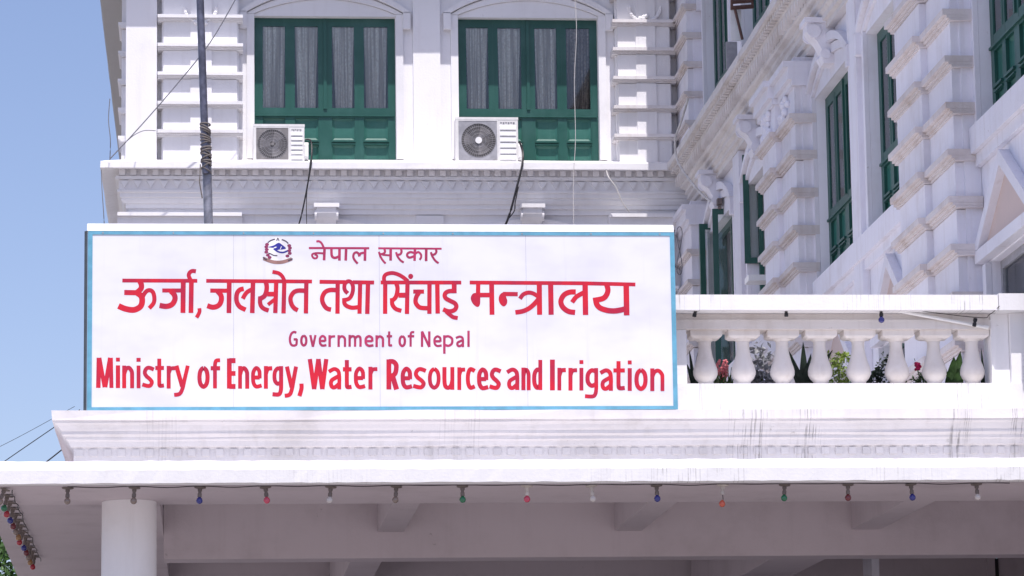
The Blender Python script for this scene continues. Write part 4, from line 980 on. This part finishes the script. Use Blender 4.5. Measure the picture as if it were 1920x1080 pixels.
for k, (pp, lab) in enumerate((([(-60, 866, 80.0), (30, 822, 80.0), (140, 762, 80.0)], 'upper power line crossing the sky left of the portico cornice'),
                            ([(-30, 892, 78.0), (30, 850, 78.0), (150, 768, 78.0)], 'middle power line crossing the sky left of the portico cornice'),
                            ([(40, 900, 76.0), (100, 856, 76.0), (180, 790, 76.0)], 'lowest power line ending behind the canopy corner'))):
    cable('power_line', pp, (.006, .011, .016)[k], 'black_cable', lab, 'power line')
cable('power_line', [(1905, 205, 35.9), (1872, 245, 37.4), (1868, 262, 37.4), (1852, 268, 37.3), (1838, 278, 37.2), (1846, 255, 37.3)], .006, 'black_cable', 'thin stray wires on the sill under the right-most upper window', 'wire')

# ================================================================ strings of coloured bulbs
bulb_me = {}
def bulb_mesh(col):
    if col not in bulb_me:
        r = .033; mb = MB().lathe([(.012, 0), (.014, -.006), (.027, -.018), (r, -.036), (.030, -.053), (.017, -.067), (.002, -.071)], 14)
        me = mb.mesh('bulb'); smooth_by_angle(me, 80); me.materials.append(MATS['bulb_' + col]); bulb_me[col] = me
    return bulb_me[col]
sock_me = {}
def socket_mesh(mat, flange=True):
    key = (mat, flange)
    if key not in sock_me:
        mb = MB().lathe([(.022, 0), (.022, -.03), (.016, -.032), (.016, -.05), (.021, -.052), (.021, -.085), (.014, -.088)], 12)
        if flange: mb.lathe([(.06, .012), (.055, .0), (.03, -.006)], 12)
        me = mb.mesh('lamp_socket'); me.materials.append(MATS[mat]); sock_me[key] = me
    return sock_me[key]
def string_lights(name, label, root_loc, spots, wire_pts, wr=.006, grp='strings of coloured bulbs'):
    t = thing(name, label, 'string lights', root_loc, grp)
    MB().tube(spline(wire_pts, 5), wr, 5).build('wire', 'black_cable', t)
    for (p, col, drop, tilt, smat, fl) in spots:
        s_ = meshobj('lamp_socket', socket_mesh(smat, fl), None, t, Vector(p) - Vector(root_loc)); s_.rotation_euler = (0, tilt, 0)
        if col:
            b_ = meshobj('bulb', bulb_mesh(col), None, s_, (0, 0, -.084 - drop))
            if drop: MB().tube([(0, 0, -.07), (0.01, 0, -.09 - drop)], .004, 5).build('lead', 'black_cable', s_, base=(0, 0, 0))
    return t
fb = [(127, 'clear'), (252, 'clear'), (375, 'blue'), (498, 'pink'), (620, 'white'), (743, 'clear'), (867, 'green'), (988, 'pink'), (1109, 'white'), (1231, 'blue'), (1355, 'orange'), (1471, 'green'), (1590, 'maroon'), (1708, 'blue'), (1831, 'white')]
spots = []; wp = []; random.seed(5)
for px, c in fb:
    p = at(px, 912, Y=34.16); p.z = ZS - .022
    spots.append((p, c, .055 if c == 'orange' else 0, random.uniform(-.1, .1), 'socket_pale' if px in (988, 1109, 1355) else 'socket', True))
    wp += [(p.x, 34.085, ZS - .008), (p.x + .32, 34.085, ZS - .008 - random.uniform(.003, .015))]
string_lights('string_lights', 'row of coloured bulbs hanging along the front edge of the canopy', (3.0, 34.16, ZS - .01), spots, wp, .0045)
lb = ['clear', 'green', 'red', 'blue', 'maroon', 'clear', 'amber', 'red', 'blue', 'maroon', 'clear', 'amber', 'red']
l0, l1 = at(10, 922, Z=ZS - .02), at(83, 1084, Z=ZS - .02); spots = []; wp = []
ny = len(lb)
for k, c in enumerate(lb):
    yy = 34.2 + .60 * k; p = Vector((l0.x + (l1.x - l0.x) * (yy - l0.y) / (l1.y - l0.y), yy, ZS - .024))
    spots.append((p, c, 0, random.uniform(.15, .35), 'socket', True)); wp.append((p.x + .06 + random.uniform(-.01, .02), yy, ZS - .02 - random.uniform(0, .03))); wp.append((p.x + .06, yy + .3, ZS - .03 - random.uniform(0, .02)))
string_lights('string_lights', 'row of coloured bulbs receding along the left edge of the canopy soffit', (spots[0][0].x, 34.2, ZS - .01), spots, wp)
spots = []; wp = []
for (px, py, c, ti) in ((1305, 579, None, .25), (1474, 578, None, 0), (1652, 578, 'blue', 0), (1829, 597, None, .2)):
    p = at(px, py, Y=35.30); spots.append((p, c, 0, ti, 'black_cable', False)); wp.append((p.x, p.y, p.z + .01))
wp.append(at(1855, 590, Y=35.28)); wp.append(at(1874, 574, Y=35.17))
string_lights('string_lights', 'four black lamp holders under the balustrade rail, one with a blue bulb', (wp[0][0], 35.3, wp[0][2]), spots, wp, .004)
cd = thing('conduit_pipe', 'thin white pipe slanting down across the balustrade frieze', 'pipe', at(1680, 582, Y=35.36))
MB().tube([at(1668, 580, Y=35.34), at(1850, 614, Y=35.39)], .017, 10).build('pipe', 'white_plastic', cd, smooth=True)
MB().tube([at(1845, 612.5, Y=35.39), at(1853, 614.5, Y=35.392)], .021, 10).build('end_cap', 'white_plastic', cd)

# ================================================================ potted plants behind the balustrade
ZTER = Zt - .028
def pot(t, p, r=.13, h=.37):
    MB().lathe([(r * .72, 0), (r * .78, .02), (r, h - .04), (r * 1.1, h - .04), (r * 1.1, h), (r * .95, h), (r * .93, h - .03)], 18, (p.x, p.y, ZTER + .002)).build('pot', 'terracotta', t, smooth=True)
    MB().lathe([(r * .9, h - .05), (r * .9, h - .032), (.002, h - .030)], 14, (p.x, p.y, ZTER + .002)).build('soil', 'soil', t)
def blade(mb, b, tip, wd, bend=.0, n=5):
    b, tip = Vector(b), Vector(tip); d = tip - b; s_ = d.cross(Vector((0, -1, 0))); s_ = s_.normalized() if s_.length > 1e-4 else Vector((1, 0, 0))
    vs = []
    for i in range(n + 1):
        t = i / n; c = b + d * t + Vector((0, 0, bend * math.sin(math.pi * t))); w_ = 1.5 * wd * (1 - t) ** .75 * (.75 + .9 * t if t < .4 else 1.1)
        vs += [c - s_ * w_ / 2, c + s_ * w_ / 2 + Vector((0, .004, 0)), c + Vector((0, .012, 0))]
    f = []
    for i in range(n): f += [(3 * i, 3 * i + 2, 3 * i + 5, 3 * i + 3), (3 * i + 2, 3 * i + 1, 3 * i + 4, 3 * i + 5)]
    mb.add(vs, f)
def leafquad(mb, c, size, rnd_):
    a = Vector((rnd_.gauss(0, 1), rnd_.gauss(0, 1), rnd_.gauss(0, 1))).normalized(); b = a.orthogonal().normalized(); b = (b * math.cos(rnd_.uniform(0, 6)) + a.cross(b) * math.sin(rnd_.uniform(0, 6))).normalized()
    c = Vector(c); n_ = a.cross(b)
    mb.add([c - a * size, c + b * size * .45 + n_ * size * .12, c + a * size, c - b * size * .45 + n_ * size * .12], [(0, 1, 2), (0, 2, 3)])
def plant_root(px, label, Y=36.1, cat='plant'):
    p = at(px, 700, Y=Y); p.z = ZTER; return thing('potted_plant', label, cat, p, 'potted plants behind the balustrade'), p
rp = random.Random(11)
ZTP = ZTER + .12
# 1 palm leaves by the left pedestal
t, p = plant_root(1301, 'dark palm fronds at the far left end of the balustrade'); pot(t, p)
m_ = MB()
for (dx_, dz_) in ((.05, .46), (.08, .36), (.02, .28), (-.06, .44), (-.1, .30), (.07, .2)): m_ = MB(); blade(m_, (p.x, p.y, ZTP + .24), (p.x + dx_, p.y - .1, ZTP + .24 + dz_), .035, .05); m_.build('frond', 'leaf_dark', t)
# 2 pink spikes
t, p = plant_root(1354, 'plant with pink flower spikes between the first two balusters'); pot(t, p)
m_ = MB(); fl = MB(); st = MB()
for k in range(16):
    q = Vector((p.x + rp.uniform(-.09, .09), p.y + rp.uniform(-.06, .06), ZTP + .22)); tp = q + Vector((rp.uniform(-.06, .06), 0, rp.uniform(.14, .30))); st.tube([q, tp], .006, 5)
    blade(m_, q, q + Vector((rp.uniform(-.1, .1), rp.uniform(-.05, .05), rp.uniform(.15, .28))), .025)
    if k < 7:
        for j in range(9): fl.sphere(tp + Vector((rp.uniform(-.022, .022), rp.uniform(-.022, .022), -.01 + j * .018)), .014, 6, 4)
m_.build('foliage', 'leaf_mid', t); st.build('flower_stems', 'stem', t); fl.build('flower_spikes', 'petal_pink', t)
# 3 grey-leaved shrub
t, p = plant_root(1428, 'silvery grey-leaved shrub behind the second and third balusters'); pot(t, p)
m_ = MB()
for k in range(420):
    c = Vector((p.x + rp.gauss(0, .10), p.y + rp.gauss(0, .06), ZTP + .28 + abs(rp.gauss(0, .19)))); leafquad(m_, c, rp.uniform(.03, .055), rp)
m_.build('foliage', 'leaf_grey', t); MB().tube([p + Vector((0, 0, .33)), p + Vector((0, 0, .58))], .012, 6).build('stem', 'stem', t)
# 4 agave
t, p = plant_root(1507, 'blackish spiky agave between the third and fourth balusters'); pot(t, p, .15)
m_ = MB(); o_ = Vector((p.x, p.y, ZTP + .22))
for (px, py) in ((1476, 652), (1506, 640), (1521, 662), (1490, 700), (1528, 690), (1485, 672), (1562, 655), (1545, 670), (1530, 708)):
    m_ = MB(); blade(m_, o_, at(px, py, Y=p.y - .05), .085, .0, 6); m_.build('leaf', 'leaf_dark', t)
# 5 lime bush
t, p = plant_root(1573, 'bright lime green bush between the fourth and fifth balusters', 36.15); pot(t, p)
m_ = MB()
for k in range(420):
    c = Vector((p.x + rp.gauss(0, .085), p.y + rp.gauss(0, .06), ZTP + .30 + rp.uniform(0, .36))); leafquad(m_, c, rp.uniform(.018, .036), rp)
m_.build('foliage', 'leaf_lime', t); MB().tube([p + Vector((0, 0, .33)), p + Vector((0, 0, .6))], .012, 6).build('stem', 'stem', t)
# 6 dark bush
t, p = plant_root(1646, 'dark green bush with a sloping top between the fifth and sixth balusters'); pot(t, p)
m_ = MB()
for k in range(420):
    u = rp.uniform(-.16, .16); c = Vector((p.x + u, p.y + rp.gauss(0, .05), ZTP + .24 + rp.random() * max(.04, .27 + u * 1.2))); leafquad(m_, c, rp.uniform(.02, .04), rp)
m_.build('foliage', 'leaf_dark', t)
m2 = MB()
for k in range(14): leafquad(m2, at(1635 + k * 1.6, 700 - k * 3 + rp.uniform(-4, 4), Y=p.y - .1), .018, rp)
m2.build('young_leaves', 'leaf_mid', t)
# 7 rose
t, p = plant_root(1722, 'rose with one crimson bloom between the sixth and seventh balusters'); pot(t, p)
bl_ = at(1720.5, 687, Y=36.0)
MB().tube(spline([p + Vector((0, 0, .33)), p + Vector((.03, 0, .40)), bl_ - Vector((0, 0, .04))], 4), .007, 5).build('stem', 'stem', t)
m_ = MB()
for k in range(16):
    a = k * 2.4; rr = .006 + .0024 * k; m_.sphere(bl_ + Vector((rr * .7 * math.cos(a), rr * math.sin(a) * .6, .03 * math.sin(k * 1.7))), .018, 7, 4)
m_.build('bloom', 'petal_rose', t)
m_ = MB()
for k in range(160): leafquad(m_, Vector((p.x + rp.gauss(.02, .05), p.y + rp.gauss(0, .04), ZTP + .27 + abs(rp.gauss(0, .08)))), rp.uniform(.02, .035), rp)
m_.build('foliage', 'leaf_mid', t)
# 8 broad leaves
t, p = plant_root(1788, 'broad upright glossy leaves between the seventh and eighth balusters', 36.15); pot(t, p)
o_ = Vector((p.x, p.y, ZTP + .22))
for (px, py, wd) in ((1801, 658, .13), (1789, 668, .15), (1781, 690, .13), (1797, 690, .12), (1775, 705, .10), (1762, 660, .03)):
    m_ = MB(); blade(m_, o_ + Vector((rp.uniform(-.03, .03), 0, 0)), at(px, py, Y=p.y - .03), wd, 0, 6); m_.build('leaf', 'leaf_broad', t)
# 9 small spiky plant at the right
t, p = plant_root(1845, 'small narrow-leaved plant beside the right pedestal'); pot(t, p, .1)
m_ = MB(); o_ = Vector((p.x, p.y, ZTP + .22))
for (px, py) in ((1840, 652), (1850, 665), (1846, 690), (1836, 672), (1853, 690)): m_ = MB(); blade(m_, o_, at(px, py, Y=p.y), .04, 0); m_.build('leaf', 'leaf_dark', t)

# ================================================================ metal bracket on the wing's upper window
bk = thing('window_bracket', 'brown iron bracket with a white board at the wing\'s upper window', 'bracket', at(1390, 60, Y=52.6))
def bar(a, b, r=.022):
    return MB().tube([at(a[0], a[1], Y=a[2]), at(b[0], b[1], Y=b[2])], r, 6)
for (a, b) in (((1370, 15, 52.6), (1413, 12, 52.6)), ((1371, 4, 52.6), (1410, 1, 52.6)), ((1372, -20, 52.6), (1372, 18, 52.6)), ((1411, -20, 52.6), (1411, 14, 52.6)), ((1378, 17, 52.6), (1392, 74, 52.6))):
    bar(a, b, .035 if a[1] in (15, 4) else .022).build('bar', 'brown_iron', bk)
q0_, q1_ = at(1369, 18, Y=52.72), at(1391, 76, Y=52.72)
MB().box(q0_.x, q1_.x, 52.72, 52.75, q1_.z, q0_.z).build('board', 'white_plastic', bk)
q0_, q1_ = at(1362, 77, Y=52.72), at(1384, 128, Y=52.72)
MB().box(q0_.x, q1_.x, 52.76, 52.82, q1_.z, q0_.z).build('lower_board', 'frame_grey', bk)

# ================================================================ tree left of the canopy
tc = at(-62, 1165, Y=62.0)
T = thing('garden_tree', 'leafy green tree showing below the canopy at the left edge', 'tree', (tc.x, 62.0, 0))
MB().tube(spline([(tc.x, 62, 0), (tc.x + .1, 62, 1.2), (tc.x, 62.1, tc.z)], 4), .16, 8, .06).build('trunk', 'trunk', T, smooth=True)
lm = MB()
for k in range(5):
    a = k * 1.3; lm.tube([(tc.x, 62.05, tc.z - .9 + .15 * k), (tc.x + 1.1 * math.cos(a), 62 + .9 * math.sin(a), tc.z + .1 + .2 * k)], .05, 6, .015)
lm.build('limb', 'trunk', T)
cr = MB(); rt = random.Random(3)
for k in range(150):
    d = Vector((rt.gauss(0, 1), rt.gauss(0, 1), rt.gauss(0, 1))).normalized() * (rt.random() ** .4) * 1.9; c = Vector((tc.x, 62, tc.z + .1)) + Vector((d.x, d.y, d.z * .95))
    for j in range(95): leafquad(cr, c + Vector((rt.gauss(0, .2), rt.gauss(0, .2), rt.gauss(0, .16))), rt.uniform(.05, .11), rt)
cr.build('crown', 'leaf_tree', T)

for o in bpy.data.objects:
    if o.name.split('.')[0] in ('foliage', 'garland', 'crown', 'young_leaves', 'flower_spikes', 'flower_stems'): o['kind'] = 'stuff'
